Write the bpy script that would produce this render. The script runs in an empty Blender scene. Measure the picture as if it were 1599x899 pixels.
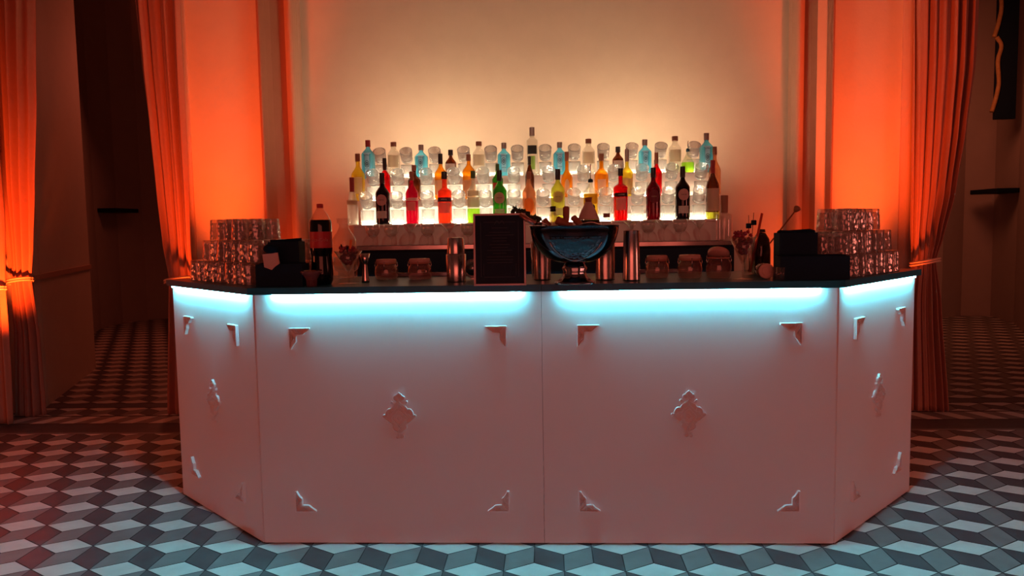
import bpy, bmesh, math, random
from mathutils import Vector, Matrix
random.seed(7)
PI = math.pi
C = bpy.context.scene.collection
# ---------------------------------------------------------------- camera (measured)
F, YAW, TILT, ROLL = 1190.2, -0.04328, 0.08154, -0.01622
CAM = Vector((0.0156, -3.1978, 1.3755))
_f = Vector((math.sin(YAW)*math.cos(TILT), math.cos(YAW)*math.cos(TILT), -math.sin(TILT)))
_r = Vector((math.cos(YAW), -math.sin(YAW), 0)); _u = _r.cross(_f)
RT = math.cos(ROLL)*_r + math.sin(ROLL)*_u
UP = -math.sin(ROLL)*_r + math.cos(ROLL)*_u
def ray(x, y): return _f + RT*((x-799.5)/F) - UP*((y-449.5)/F)
def aty(x, y, Y):
    d = ray(x, y); return CAM + d*((Y-CAM.y)/d.y)
def atz(x, y, z=0.0):
    d = ray(x, y); return CAM + d*((z-CAM.z)/d.z)
cd = bpy.data.cameras.new('camera'); cam = bpy.data.objects.new('camera', cd); C.objects.link(cam)
cd.sensor_width = 36; cd.lens = F/1599*36; cd.clip_start = .05
m3 = Matrix((RT, UP, -_f)).transposed()
cam.matrix_world = Matrix.Translation(CAM) @ m3.to_4x4()
bpy.context.scene.camera = cam

# ---------------------------------------------------------------- materials
MC = {}
def _new(name):
    m = bpy.data.materials.new(name); m.use_nodes = True
    nt = m.node_tree; nt.nodes.clear()
    o = nt.nodes.new('ShaderNodeOutputMaterial'); return m, nt, o
def pm(name, col, rough=.5, metal=0, noise=0, nscale=20, bump=0, bscale=80, coat=0, spec=.5, alpha=1):
    if name in MC: return MC[name]
    m, nt, o = _new(name); b = nt.nodes.new('ShaderNodeBsdfPrincipled')
    b.inputs['Base Color'].default_value = (*col, 1); b.inputs['Roughness'].default_value = rough
    b.inputs['Metallic'].default_value = metal; b.inputs['Coat Weight'].default_value = coat
    b.inputs['Specular IOR Level'].default_value = spec
    tc = nt.nodes.new('ShaderNodeTexCoord')
    n = nt.nodes.new('ShaderNodeTexNoise'); n.inputs['Scale'].default_value = nscale; n.inputs['Detail'].default_value = 4
    nt.links.new(tc.outputs['Object'], n.inputs['Vector'])
    mx = nt.nodes.new('ShaderNodeMix'); mx.data_type = 'RGBA'
    k = 1-noise
    mx.inputs[6].default_value = (col[0]*k, col[1]*k, col[2]*k, 1)
    mx.inputs[7].default_value = (min(1, col[0]*(1+noise)), min(1, col[1]*(1+noise)), min(1, col[2]*(1+noise)), 1)
    nt.links.new(n.outputs[0], mx.inputs[0]); nt.links.new(mx.outputs[2], b.inputs['Base Color'])
    if bump:
        n2 = nt.nodes.new('ShaderNodeTexNoise'); n2.inputs['Scale'].default_value = bscale
        nt.links.new(tc.outputs['Object'], n2.inputs['Vector'])
        bp = nt.nodes.new('ShaderNodeBump'); bp.inputs['Strength'].default_value = bump; bp.inputs['Distance'].default_value = .005
        nt.links.new(n2.outputs[0], bp.inputs['Height']); nt.links.new(bp.outputs[0], b.inputs['Normal'])
    nt.links.new(b.outputs[0], o.inputs[0]); MC[name] = m; return m
def emis(name, col, s):
    if name in MC: return MC[name]
    m, nt, o = _new(name); e = nt.nodes.new('ShaderNodeEmission')
    e.inputs[0].default_value = (*col, 1); e.inputs[1].default_value = s
    nt.links.new(e.outputs[0], o.inputs[0]); MC[name] = m; return m
def thinglass(name, col, body=.15, bodycol=None, bump=0, bscale=120, refl=1.0, rough=.05, dif=.35):
    """see-through glass / coloured drink: transparent + a little scattering + fresnel reflection"""
    if name in MC: return MC[name]
    m, nt, o = _new(name); N = nt.nodes.new; L = nt.links.new
    t = N('ShaderNodeBsdfTransparent'); t.inputs[0].default_value = (*col, 1)
    bc = bodycol or col
    tr = N('ShaderNodeBsdfTranslucent'); tr.inputs[0].default_value = (*bc, 1)
    df = N('ShaderNodeBsdfDiffuse'); df.inputs[0].default_value = (*bc, 1)
    a = N('ShaderNodeMixShader'); a.inputs[0].default_value = dif; L(tr.outputs[0], a.inputs[1]); L(df.outputs[0], a.inputs[2])
    mx = N('ShaderNodeMixShader'); mx.inputs[0].default_value = body; L(t.outputs[0], mx.inputs[1]); L(a.outputs[0], mx.inputs[2])
    g = N('ShaderNodeBsdfGlossy'); g.inputs['Roughness'].default_value = rough; g.inputs[0].default_value = (1, 1, 1, 1)
    fr = N('ShaderNodeLayerWeight'); fr.inputs[0].default_value = .5
    pw = N('ShaderNodeMath'); pw.operation = 'POWER'; pw.inputs[1].default_value = 3; L(fr.outputs['Facing'], pw.inputs[0])
    mu = N('ShaderNodeMath'); mu.operation = 'MULTIPLY_ADD'; mu.inputs[1].default_value = .55*refl; mu.inputs[2].default_value = .035*refl; L(pw.outputs[0], mu.inputs[0])
    m2 = N('ShaderNodeMixShader'); L(mu.outputs[0], m2.inputs[0]); L(mx.outputs[0], m2.inputs[1]); L(g.outputs[0], m2.inputs[2])
    if bump:
        tc = N('ShaderNodeTexCoord'); v = N('ShaderNodeTexVoronoi'); v.inputs['Scale'].default_value = bscale
        L(tc.outputs['Object'], v.inputs['Vector']); bp = N('ShaderNodeBump'); bp.inputs['Strength'].default_value = bump
        bp.inputs['Distance'].default_value = .004
        L(v.outputs[0], bp.inputs['Height']); L(bp.outputs[0], g.inputs['Normal']); L(bp.outputs[0], fr.inputs['Normal']); L(bp.outputs[0], tr.inputs['Normal']); L(bp.outputs[0], df.inputs['Normal'])
    L(m2.outputs[0], o.inputs[0]); MC[name] = m; return m
def cutglass(name, tp=.45, dfu=.10):
    """heavy clear glass with real refraction, part see-through"""
    if name in MC: return MC[name]
    m, nt, o = _new(name); N = nt.nodes.new; L = nt.links.new
    g = N('ShaderNodeBsdfGlass'); g.inputs['Roughness'].default_value = .03; g.inputs['IOR'].default_value = 1.45
    t = N('ShaderNodeBsdfTransparent'); t.inputs[0].default_value = (.93, .93, .93, 1)
    df = N('ShaderNodeBsdfTranslucent'); df.inputs[0].default_value = (.9, .9, .9, 1)
    a = N('ShaderNodeMixShader'); a.inputs[0].default_value = tp; L(g.outputs[0], a.inputs[1]); L(t.outputs[0], a.inputs[2])
    b = N('ShaderNodeMixShader'); b.inputs[0].default_value = dfu; L(a.outputs[0], b.inputs[1]); L(df.outputs[0], b.inputs[2])
    tc = N('ShaderNodeTexCoord'); v = N('ShaderNodeTexVoronoi'); v.inputs['Scale'].default_value = 90
    L(tc.outputs['Object'], v.inputs['Vector']); bp = N('ShaderNodeBump'); bp.inputs['Strength'].default_value = .6; bp.inputs['Distance'].default_value = .003
    L(v.outputs[0], bp.inputs['Height']); L(bp.outputs[0], g.inputs['Normal'])
    L(b.outputs[0], o.inputs[0]); MC[name] = m; return m

WALL = pm('cream_plaster', (.72, .62, .50), .75, noise=.06, nscale=6, bump=.15, bscale=60)
TRIM = pm('painted_trim', (.60, .38, .27), .5, noise=.04)
TRIM_SH = pm('shaded_trim', (.40, .19, .12), .6, noise=.05)  # trim colour browned in place of shade from the shelf glow
CLOTH = pm('curtain_cloth', (.44, .20, .14), .85, noise=.08, nscale=30, bump=.2, bscale=300)
ROPE = pm('tie_cord', (.75, .5, .36), .7, noise=.2, nscale=90)
PANEL = pm('white_bar_panel', (.80, .76, .74), .42, noise=.025, nscale=3)
ORN = pm('white_plaster_ornament', (.85, .83, .82), .35, noise=.03)
SLAB = pm('worktop_teal_glow', (.005, .13, .20), .35, noise=.2, nscale=12, spec=.25)  # dark worktop; teal of the LED glow is mixed into its colour
BLACK = pm('black_plastic', (.004, .022, .045), .6, noise=.2, spec=.12)
NAPK = pm('black_paper_napkin', (.004, .018, .038), .9, noise=.3, spec=.1)
STEEL = pm('brushed_steel', (.62, .58, .58), .22, 1, noise=.08)
DSTEEL = pm('dark_steel', (.20, .24, .28), .16, 1, noise=.1)
WOOD = pm('brown_wood', (.30, .12, .06), .55, noise=.35, nscale=30)
SHELF = pm('white_riser', (.68, .55, .50), .5, noise=.04)
CAB = pm('dark_back_bar', (.005, .014, .028), .5, noise=.2, spec=.15)
LED = emis('cyan_led', (.10, .80, 1.0), 1.0)
PUCK = emis('warm_white_puck', (1.0, .80, .52), 1.0)
PAN_L = emis('warm_lit_panel', (1.0, .78, .50), 1.0)
BACKL = emis('warm_wall_light', (1.0, .64, .37), 1.0)
CUT = cutglass('cut_glass')
SHG = cutglass('clear_glass_on_shelf', .40, .20)
BIGG = thinglass('stacked_cut_glass', (.90, .88, .88), .20, (.85, .70, .65), bump=.8, bscale=48, refl=3.0, rough=.14)
THIN = thinglass('thin_clear_glass', (.95, .93, .92), .05, (.9, .85, .82), refl=1.5)
CLR = thinglass('clear_bottle_glass', (.93, .92, .88), .18, (.9, .88, .8), refl=1.2)

# ---------------------------------------------------------------- mesh helpers
def bmx(): return bmesh.new()
def box(bm, x0, x1, y0, y1, z0, z1, bev=0, mi=0):
    r = bmesh.ops.create_cube(bm, size=1)
    vs = r['verts']
    for v in vs:
        v.co = Vector(((x0+x1)/2+v.co.x*(x1-x0), (y0+y1)/2+v.co.y*(y1-y0), (z0+z1)/2+v.co.z*(z1-z0)))
    fs = {f for v in vs for f in v.link_faces}
    for f in fs: f.material_index = mi
    if bev:
        es = list({e for v in vs for e in v.link_edges})
        bmesh.ops.bevel(bm, geom=es, offset=bev, segments=2, affect='EDGES', profile=.6)
def lathe(bm, prof, n=28, sq=0, flute=0, nf=12, cx=0, cy=0, mats=None, z0=0, smooth=True, fr=(0, 1)):
    """revolve (r,z) profile; sq>0 squares the section, flute adds cut ridges between heights fr"""
    rings = []
    zs = [p[1] for p in prof]; zmin, zmax = min(zs), max(zs)
    for (r, z) in prof:
        if r < 1e-6: rings.append([bm.verts.new((cx, cy, z+z0))]); continue
        ring = []
        tz = (z-zmin)/(zmax-zmin+1e-9)
        for k in range(n):
            a = 2*PI*k/n; rr = r
            if sq:
                e = 2+sq; ca, sa = abs(math.cos(a)), abs(math.sin(a))
                rr = r/((ca**e+sa**e)**(1/e))
            if flute and fr[0] < tz < fr[1]: rr *= 1+flute*math.cos(nf*a)
            ring.append(bm.verts.new((cx+rr*math.cos(a), cy+rr*math.sin(a), z+z0)))
        rings.append(ring)
    for i in range(len(rings)-1):
        A, B = rings[i], rings[i+1]; mi = mats[i] if mats else 0
        if len(A) == 1 and len(B) == 1: continue
        for k in range(n):
            k2 = (k+1) % n
            if len(A) == 1: f = bm.faces.new((A[0], B[k2], B[k]))
            elif len(B) == 1: f = bm.faces.new((A[k], A[k2], B[0]))
            else: f = bm.faces.new((A[k], A[k2], B[k2], B[k]))
            f.smooth = smooth; f.material_index = mi
def tube(bm, pts, r, n=8, cap=True, rs=None):
    pts = [Vector(p) for p in pts]; rings = []
    up = Vector((0.13, .21, 1)).normalized()
    for i, p in enumerate(pts):
        d = (pts[min(i+1, len(pts)-1)]-pts[max(i-1, 0)]).normalized()
        if abs(d.dot(up)) > .97: up = Vector((1, .1, 0)).normalized()
        a = d.cross(up).normalized(); b = d.cross(a).normalized(); up = -b
        rr = rs[i] if rs else r
        rings.append([bm.verts.new(p+(a*math.cos(2*PI*k/n)+b*math.sin(2*PI*k/n))*rr) for k in range(n)])
    for i in range(len(rings)-1):
        for k in range(n):
            f = bm.faces.new((rings[i][k], rings[i][(k+1) % n], rings[i+1][(k+1) % n], rings[i+1][k])); f.smooth = True
    if cap: bm.faces.new(rings[0][::-1]); bm.faces.new(rings[-1])
def blob(bm, c, r, sx=1, sy=1, sz=1, n=1, rnd=0, rot=None):
    res = bmesh.ops.create_icosphere(bm, subdivisions=n, radius=r)
    for v in res['verts']:
        q = v.co*(1+random.uniform(-rnd, rnd)); q = Vector((q.x*sx, q.y*sy, q.z*sz))
        if rot: q = rot @ q
        v.co = q+Vector(c)
    for f in {f for v in res['verts'] for f in v.link_faces}: f.smooth = True
def strip(bm, pts, w, y0, y1):
    """flat band along a 2-D path (x,z), extruded in y"""
    for (a, b) in zip(pts[:-1], pts[1:]):
        a = Vector((a[0], a[1])); b = Vector((b[0], b[1])); d = b-a
        if d.length < 1e-7: continue
        d.normalize(); nn = Vector((-d.y, d.x))*(w/2); a2 = a-d*w*.3; b2 = b+d*w*.3
        q = [a2+nn, b2+nn, b2-nn, a2-nn]
        v0 = [bm.verts.new((p.x, y0, p.y)) for p in q]; v1 = [bm.verts.new((p.x, y1, p.y)) for p in q]
        bm.faces.new(v0[::-1]); bm.faces.new(v1)
        for k in range(4): bm.faces.new((v0[k], v0[(k+1) % 4], v1[(k+1) % 4], v1[k]))
def prism(bm, poly, z0, z1, bev=0):
    a = [bm.verts.new((x, y, z0)) for x, y in poly]; b = [bm.verts.new((x, y, z1)) for x, y in poly]
    n = len(poly); bm.faces.new(a[::-1]); bm.faces.new(b)
    for k in range(n): bm.faces.new((a[k], a[(k+1) % n], b[(k+1) % n], b[k]))
def smoothpath(P, k=5):
    out = []
    P = [Vector((*p,)) for p in P]
    for i in range(len(P)-1):
        p0 = P[max(i-1, 0)]; p1 = P[i]; p2 = P[i+1]; p3 = P[min(i+2, len(P)-1)]
        for j in range(k):
            t = j/k
            out.append(.5*((2*p1)+(p2-p0)*t+(2*p0-5*p1+4*p2-p3)*t*t+(3*p1-p0-3*p2+p3)*t**3))
    out.append(P[-1]); return out
def obj(name, bm, mats, parent=None, loc=None, rot=None, fixn=True):
    if fixn: bmesh.ops.recalc_face_normals(bm, faces=bm.faces)
    me = bpy.data.meshes.new(name); bm.to_mesh(me); bm.free()
    for m in (mats if isinstance(mats, (list, tuple)) else [mats]): me.materials.append(m)
    o = bpy.data.objects.new(name, me); C.objects.link(o)
    if parent: o.parent = parent
    if loc is not None: o.location = loc
    if rot is not None: o.rotation_euler = rot
    return o
def tag(o, label, cat, group=None, kind=None):
    if label: o['label'] = label
    if cat: o['category'] = cat
    if group: o['group'] = group
    if kind: o['kind'] = kind
    return o
def thing(name, label, cat, loc=(0, 0, 0), rz=0, group=None):
    o = bpy.data.objects.new(name, None); C.objects.link(o); o.empty_display_size = .05
    o.location = loc; o.rotation_euler = (0, 0, rz); return tag(o, label, cat, group)
def struct(name, bm, m, fixn=True, label=None):
    o = obj(name, bm, m, fixn=fixn); o['kind'] = 'structure'
    if label: o['label'] = label
    return o
def kids(o): return [c for c in o.children]
def dup(root, loc, rot=None, label=None, group=None):
    r = root.copy(); C.objects.link(r); r.location = loc
    if rot is not None: r.rotation_euler = rot
    if label: r['label'] = label
    if group: r['group'] = group
    for ch in list(root.children):
        c = ch.copy(); C.objects.link(c); c.parent = r
        for g in list(ch.children):
            d = g.copy(); C.objects.link(d); d.parent = c
    return r
def text(name, s, size, mat, parent, z, R=None, x=0, y=0, arch=0, track=1):
    """lettering, facing -Y, centred; bent round a cylinder of radius R if given; arch bows the line"""
    cu = bpy.data.curves.new(name, 'FONT'); cu.body = s; cu.size = size; cu.align_x = 'CENTER'; cu.align_y = 'CENTER'
    cu.extrude = .0003; cu.space_character = track; cu.resolution_u = 2
    t = bpy.data.objects.new('tmp', cu); C.objects.link(t)
    dg = bpy.context.evaluated_depsgraph_get(); me = bpy.data.meshes.new_from_object(t.evaluated_get(dg)); me.name = name
    C.objects.unlink(t); bpy.data.objects.remove(t)
    for v in me.vertices:
        px, py, pz = v.co
        py -= arch*px*px
        if R: v.co = (x+(R+pz)*math.sin(px/R), y-(R+pz)*math.cos(px/R), z+py)
        else: v.co = (x+px, y-pz, z+py)
    me.materials.clear(); me.materials.append(mat)
    o = bpy.data.objects.new(name, me); C.objects.link(o); o.parent = parent; return o

# ================================================================ THE ROOM
FL_W = pm('tile_white', (.62, .60, .56), .42, noise=.22, nscale=9, bump=.1, bscale=40)
FL_G = pm('tile_grey', (.20, .185, .18), .45, noise=.25, nscale=10)
FL_D = pm('tile_dark', (.07, .065, .07), .42, noise=.3, nscale=10)
FL_J = pm('tile_joint', (.045, .04, .04), .8, noise=.2)
def floor():
    bm = bmx()
    def poly(pts, mi, sh=.03):
        c = Vector((sum(p[0] for p in pts)/len(pts), sum(p[1] for p in pts)/len(pts)))
        vs = [bm.verts.new((*(Vector(p)+(c-Vector(p)).normalized()*.0035), 0)) for p in pts]
        f = bm.faces.new(vs); f.material_index = mi
    W, H, hw = .243, .232, .0775; e = H-hw
    def cubes(y0, y1, x0=-6.6, x1=6.6):
        j = math.floor((y0-(-.025))/H)-1
        while True:
            yc = -.025+H*j
            if yc-hw-e > y1: break
            off = 0 if j % 2 == 0 else W/2
            xc = -1.865+off-W*21
            while xc < x1:
                if xc > x0:
                    P = [((xc-W/2, yc), (xc, yc+hw), (xc+W/2, yc), (xc, yc-hw)),
                         ((xc-W/2, yc), (xc, yc-hw), (xc, yc-hw-e), (xc-W/2, yc-e)),
                         ((xc, yc-hw), (xc+W/2, yc), (xc+W/2, yc-e), (xc, yc-hw-e))]
                    for k, q in enumerate(P):
                        cy = [min(max(p[1], y0), y1) for p in q]
                        if max(cy)-min(cy) < .004: continue
                        # clip the tile at the border band
                        q2 = clip(q, y0, y1)
                        if len(q2) >= 3: poly(q2, (0, 2, 1)[k] if k else 0)
                xc += W
            j += 1
    def clip(q, y0, y1):
        def cl(pts, inside, yy):
            out = []
            for a, b in zip(pts, pts[1:]+pts[:1]):
                ia, ib = inside(a), inside(b)
                if ia: out.append(a)
                if ia != ib:
                    t = (yy-a[1])/(b[1]-a[1]); out.append((a[0]+t*(b[0]-a[0]), yy))
            return out
        q = cl(list(q), lambda p: p[1] >= y0, y0)
        return cl(q, lambda p: p[1] <= y1, y1) if q else q
    cubes(-3.6, 1.80)
    poly([(-6.6, 1.80), (6.6, 1.80), (6.6, 1.835), (-6.6, 1.835)], 1)
    poly([(-6.6, 1.835), (6.6, 1.835), (6.6, 2.07), (-6.6, 2.07)], 2)
    x = -6.6; k = 0
    while x < 6.6:
        s = .09 if x < 0 else -.09
        poly([(x, 2.08), (x+.11, 2.08), (x+.11+s, 2.29), (x+s, 2.29)], 0)
        poly([(x+.11, 2.08), (x+.22, 2.08), (x+.22+s, 2.29), (x+.11+s, 2.29)], 1); x += .22
    cubes(2.31, 2.56)
    poly([(-6.6, 2.57), (6.6, 2.57), (6.6, 2.70), (-6.6, 2.70)], 2)
    cubes(2.71, 8.7)
    b0 = [bm.verts.new(p) for p in ((-7, -6.5, -.0015), (7, -6.5, -.0015), (7, 9, -.0015), (-7, 9, -.0015))]
    bm.faces.new(b0).material_index = 3
    return struct('floor', bm, [FL_W, FL_G, FL_D, FL_J])
floor()
ZT = 5.3
WY = 2.5
def X(px, Y, py=340): return aty(px, py, Y).x
xs = dict(cl=X(280, WY), pl=X(305, WY), pr=X(392, WY), b1=X(424, WY), s1=X(458, WY+.12), m1=X(470, WY),
          rm0=X(1239, WY), rs0=X(1250, WY+.12), rb=X(1272, WY), rp0=X(1302, WY), rp1=X(1402, WY), rc=X(1425, WY))
# centre niche wall and pilaster panels
bm = bmx()
box(bm, xs['m1']-.05, xs['rm0']+.05, WY+.16, WY+.30, 0, ZT); struct('wall_back', bm, WALL)
bm = bmx(); box(bm, xs['pl']-.02, xs['b1']+.0, WY, WY+.30, 0, ZT); struct('wall_back_left', bm, WALL)
bm = bmx(); box(bm, xs['rb']-.0, xs['rp1']+.02, WY, WY+.30, 0, ZT); struct('wall_back_right', bm, WALL)
def hprof(name, pts, mat=TRIM):
    """vertical moulding: plan outline extruded to the ceiling"""
    bm = bmx(); prism(bm, pts, 0, ZT); return struct(name, bm, mat)
def arcp(x0, x1, yb, h, n=8):
    return [(x0+(x1-x0)*k/n, yb-h*math.sin(PI*k/n)) for k in range(n+1)]
# left: casing beside the curtain, brown flat with rounded rib, concave strip, pale rib
hprof('trim_1', [(xs['cl'], WY+.30), (xs['cl'], WY-.02)]+arcp(xs['cl']+.01, xs['pl'], WY-.02, .03)[0:]+[(xs['pl'], WY+.30)])
hprof('trim_2', arcp(X(411, WY-.03), X(424, WY-.03), WY-.001, .05)+[(X(424, WY), WY+.02), (X(411, WY), WY+.02)], TRIM_SH)
hprof('trim_3', [(xs['b1'], WY+.001), (xs['b1']+.03, WY+.06), (xs['b1']+.08, WY+.10), (xs['s1'], WY+.12), (xs['s1'], WY+.3), (xs['b1'], WY+.3)], TRIM_SH)
hprof('trim_4', [(xs['s1']-.002, WY+.2)]+arcp(xs['s1'], xs['m1'], WY+.09, .04)+[(xs['m1']+.002, WY+.2)])
hprof('trim_5', [(xs['rm0']-.002, WY+.2)]+arcp(xs['rm0'], xs['rs0'], WY+.09, .04)+[(xs['rs0']+.002, WY+.2)])
hprof('trim_6', [(xs['rb'], WY+.001), (xs['rb'], WY+.3), (xs['rs0'], WY+.3), (xs['rs0'], WY+.12), (xs['rb']-.06, WY+.10), (xs['rb']-.02, WY+.06)], TRIM_SH)
hprof('trim_7', arcp(X(1290, WY-.03), X(1301, WY-.03), WY-.001, .05)+[(X(1301, WY), WY+.02), (X(1290, WY), WY+.02)], TRIM_SH)
hprof('trim_8', [(xs['rp1'], WY+.30)]+arcp(xs['rp1'], xs['rc']-.01, WY-.02, .03)+[(xs['rc'], WY-.02), (xs['rc'], WY+.30)])
for nm, a, b, y in (('baseboard_left', xs['pl'], xs['b1']-.1, WY), ('baseboard_right', xs['rb']+.1, xs['rp1'], WY), ('baseboard_back', xs['m1'], xs['rm0'], WY+.16)):
    bm = bmx(); box(bm, a, b, y-.02, y, 0, .14, .004); struct(nm, bm, TRIM)
# left passage wall (receding), its dado line, outer walls
def planwall(name, p, q, th, z1=ZT, mat=WALL, z0=0):
    p, q = Vector(p), Vector(q); d = (q-p).normalized(); nn = Vector((-d.y, d.x))*th
    bm = bmx(); prism(bm, [tuple(p), tuple(q), tuple(q+nn), tuple(p+nn)], z0, z1); return struct(name, bm, mat)
PA, PB = atz(66, 640).to_2d(), atz(150, 575).to_2d()
planwall('wall_passage_left', PA, PB, .18)
d = (PB-PA).normalized(); nrm = Vector((d.y, -d.x))
zz = aty(140, 416, PB.y).z
planwall('trim_9', PA+nrm*.015, PB+nrm*.015, .0149, zz+.02, TRIM, zz-.02)
planwall('wall_left', (-6.9, 2.4), (PA.x-.05, 2.4), .25)
planwall('wall_right', (5.2, 2.5), (6.9, 2.5), .25)
# far curved rooms behind the openings
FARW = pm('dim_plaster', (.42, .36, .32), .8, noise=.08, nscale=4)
bm = bmx()
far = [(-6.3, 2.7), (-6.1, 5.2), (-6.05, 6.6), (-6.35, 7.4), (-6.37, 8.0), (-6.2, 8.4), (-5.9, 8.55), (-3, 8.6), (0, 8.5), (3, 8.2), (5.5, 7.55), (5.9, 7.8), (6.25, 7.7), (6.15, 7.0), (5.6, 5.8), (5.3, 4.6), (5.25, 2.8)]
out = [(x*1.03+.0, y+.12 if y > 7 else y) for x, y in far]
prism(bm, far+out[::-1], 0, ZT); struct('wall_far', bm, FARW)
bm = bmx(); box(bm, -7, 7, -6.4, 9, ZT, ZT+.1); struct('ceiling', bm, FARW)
# dark ledges on far walls
for (px0, px1, py, nm, Y) in ((140, 188, 329, 'trim_10', 7.6), (1548, 1640, 298, 'trim_11', 7.0)):
    a = aty(px0, py, Y); b = aty(px1, py, Y); bm = bmx(); box(bm, min(a.x, b.x), max(a.x, b.x), Y-.12, Y+.5, a.z-.03, a.z+.03, .01)
    struct(nm, bm, CAB)
# gilded scalloped relief high on the right far wall
GILT = pm('old_gilding', (.40, .24, .09), .8, .2, noise=.4)
def scallop(px0, py0, py1, Y, label):
    a = aty(px0, py0, Y); b = aty(px0, py1, Y); t = thing('gilded_ornament', label, 'wall ornament', (a.x, Y, b.z))
    h = a.z-b.z
    bm = bmx()
    for k in range(2):
        z0 = k*h/2
        P = [(.0, z0), (.05, z0+.10*h), (.075, z0+.2*h), (.055, z0+.34*h), (.09, z0+.44*h), (.03, z0+.5*h)]
        tube(bm, [(x, -.02, z) for x, z in [tuple(v) for v in smoothpath(P)]], .026, 8)
    obj('scrolled_edge', bm, GILT, t)
    bm = bmx(); box(bm, .04, .30, -.02, .03, -.05*h, 1.02*h, .01); obj('dark_backing', bm, CAB, t)
scallop(1555, -60, 175, 6.8, 'tall gilded scrolled ornament on far dark wall, beside the right curtain')

# ---------------------------------------------------------------- curtains
def curtain(name, label, rows, Y, pleats, amp, seed, tie_py, cord_label):
    """rows: (py, pxL, pxR) edge pixels at plane Y; top row continues to the rail above the picture"""
    rnd = random.Random(seed)
    R = []
    for (py, a, b) in rows:
        A = aty(a, py, Y); B = aty(b, py, Y); R.append((A.z, A.x, B.x))
    zt, al, ar = R[0]; z1, bl, br = R[1]
    k = (3.95-zt)/max(zt-z1, .1)*.55
    R.insert(0, (3.95, al+(al-bl)*k, ar+(ar-br)*k))
    R[-1] = (0.012, R[-1][1], R[-1][2])
    nz, nu = 90, 200
    zt = R[0][0]
    ztie = aty(rows[0][1], tie_py, Y).z
    root = thing(name, label, 'curtain', ((R[0][1]+R[0][2])/2, Y, 0))
    ox = root.location.x
    wob = [rnd.uniform(-1, 1) for _ in range(12)]
    def edge(z):
        for (a, b) in zip(R[:-1], R[1:]):
            if a[0] >= z >= b[0]:
                t = (a[0]-z)/(a[0]-b[0]); t = t*t*(3-2*t)*.35+t*.65
                return a[1]+(b[1]-a[1])*t, a[2]+(b[2]-a[2])*t
        return R[-1][1], R[-1][2]
    bm = bmx(); grid = []
    for i in range(nz+1):
        z = zt+(R[-1][0]-zt)*i/nz
        l, r = edge(z); near = math.exp(-((z-ztie)/.16)**2)
        row = []
        for j in range(nu+1):
            u = j/nu
            up = u+.018*wob[0]*math.sin(2.1*z+wob[1]*3)+.012*math.sin(5*u*PI+wob[2]*4+z)
            w = math.sin(up*pleats*2*PI)+.35*math.sin(up*pleats*4.3*PI+wob[3]*5+.8*z)
            y = amp*(1-.55*near)*w*(.75+.35*math.sin(7*u+wob[4]*5))-.03*math.sin(PI*u)-.02*near*math.sin(PI*u)
            x = l+(r-l)*(u+.35/pleats*.28*math.sin(up*pleats*2*PI+1.2))
            row.append(bm.verts.new((x-ox, y, z)))
        grid.append(row)
    for i in range(nz):
        for j in range(nu):
            f = bm.faces.new((grid[i][j], grid[i+1][j], grid[i+1][j+1], grid[i][j+1])); f.smooth = True
    o = obj('drape', bm, CLOTH, root); md = o.modifiers.new('thick', 'SOLIDIFY'); md.thickness = .004
    l, r = edge(ztie); bm = bmx(); pts = []
    for k in range(33):
        a = 2*PI*k/32
        pts.append(((l+r)/2-ox+((r-l)/2+.012)*math.cos(a), -.02+(amp+.045)*math.sin(a), ztie+.018*math.cos(a+.6)))
    tube(bm, pts, .008, 8); tube(bm, [(p[0], p[1], p[2]-.017) for p in pts], .008, 8)
    obj('tie_back', bm, ROPE, root)['label'] = cord_label
    return root
curtain('curtain', 'orange-lit curtain at far left edge, cut off by the picture border', [(0, -150, -12), (200, -140, -6), (330, -110, 4), (452, -60, 8), (520, -70, 14), (650, -90, 22)], 2.06, 6, .035, 1, 452, 'pale cord around the gathered cloth')
curtain('curtain', 'orange-lit tied curtain on the left side of the dark left opening', [(0, -25, 54), (150, -16, 55), (300, -4, 52), (380, 8, 51), (437, 17, 49), (520, 22, 62), (652, 22, 72)], 2.30, 5, .032, 2, 437, 'pale cord around the gathered cloth')
curtain('curtain', 'orange-lit tied curtain on the right side of the dark left opening', [(0, 210, 281), (100, 220, 285), (200, 232, 290), (300, 243, 295), (380, 253, 298), (436, 263, 302), (500, 263, 304), (640, 262, 304)], 2.33, 4, .035, 3, 436, 'pale cord around the gathered cloth')
curtain('curtain', 'deep red-orange tied curtain on the right, beside the right orange panel', [(0, 1430, 1526), (100, 1428, 1521), (200, 1426, 1508), (300, 1425, 1491), (370, 1424, 1472), (407, 1424, 1461), (470, 1416, 1468), (638, 1414, 1480)], 2.30, 6, .035, 4, 407, 'thin pale cord around the gathered cloth')

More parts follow.
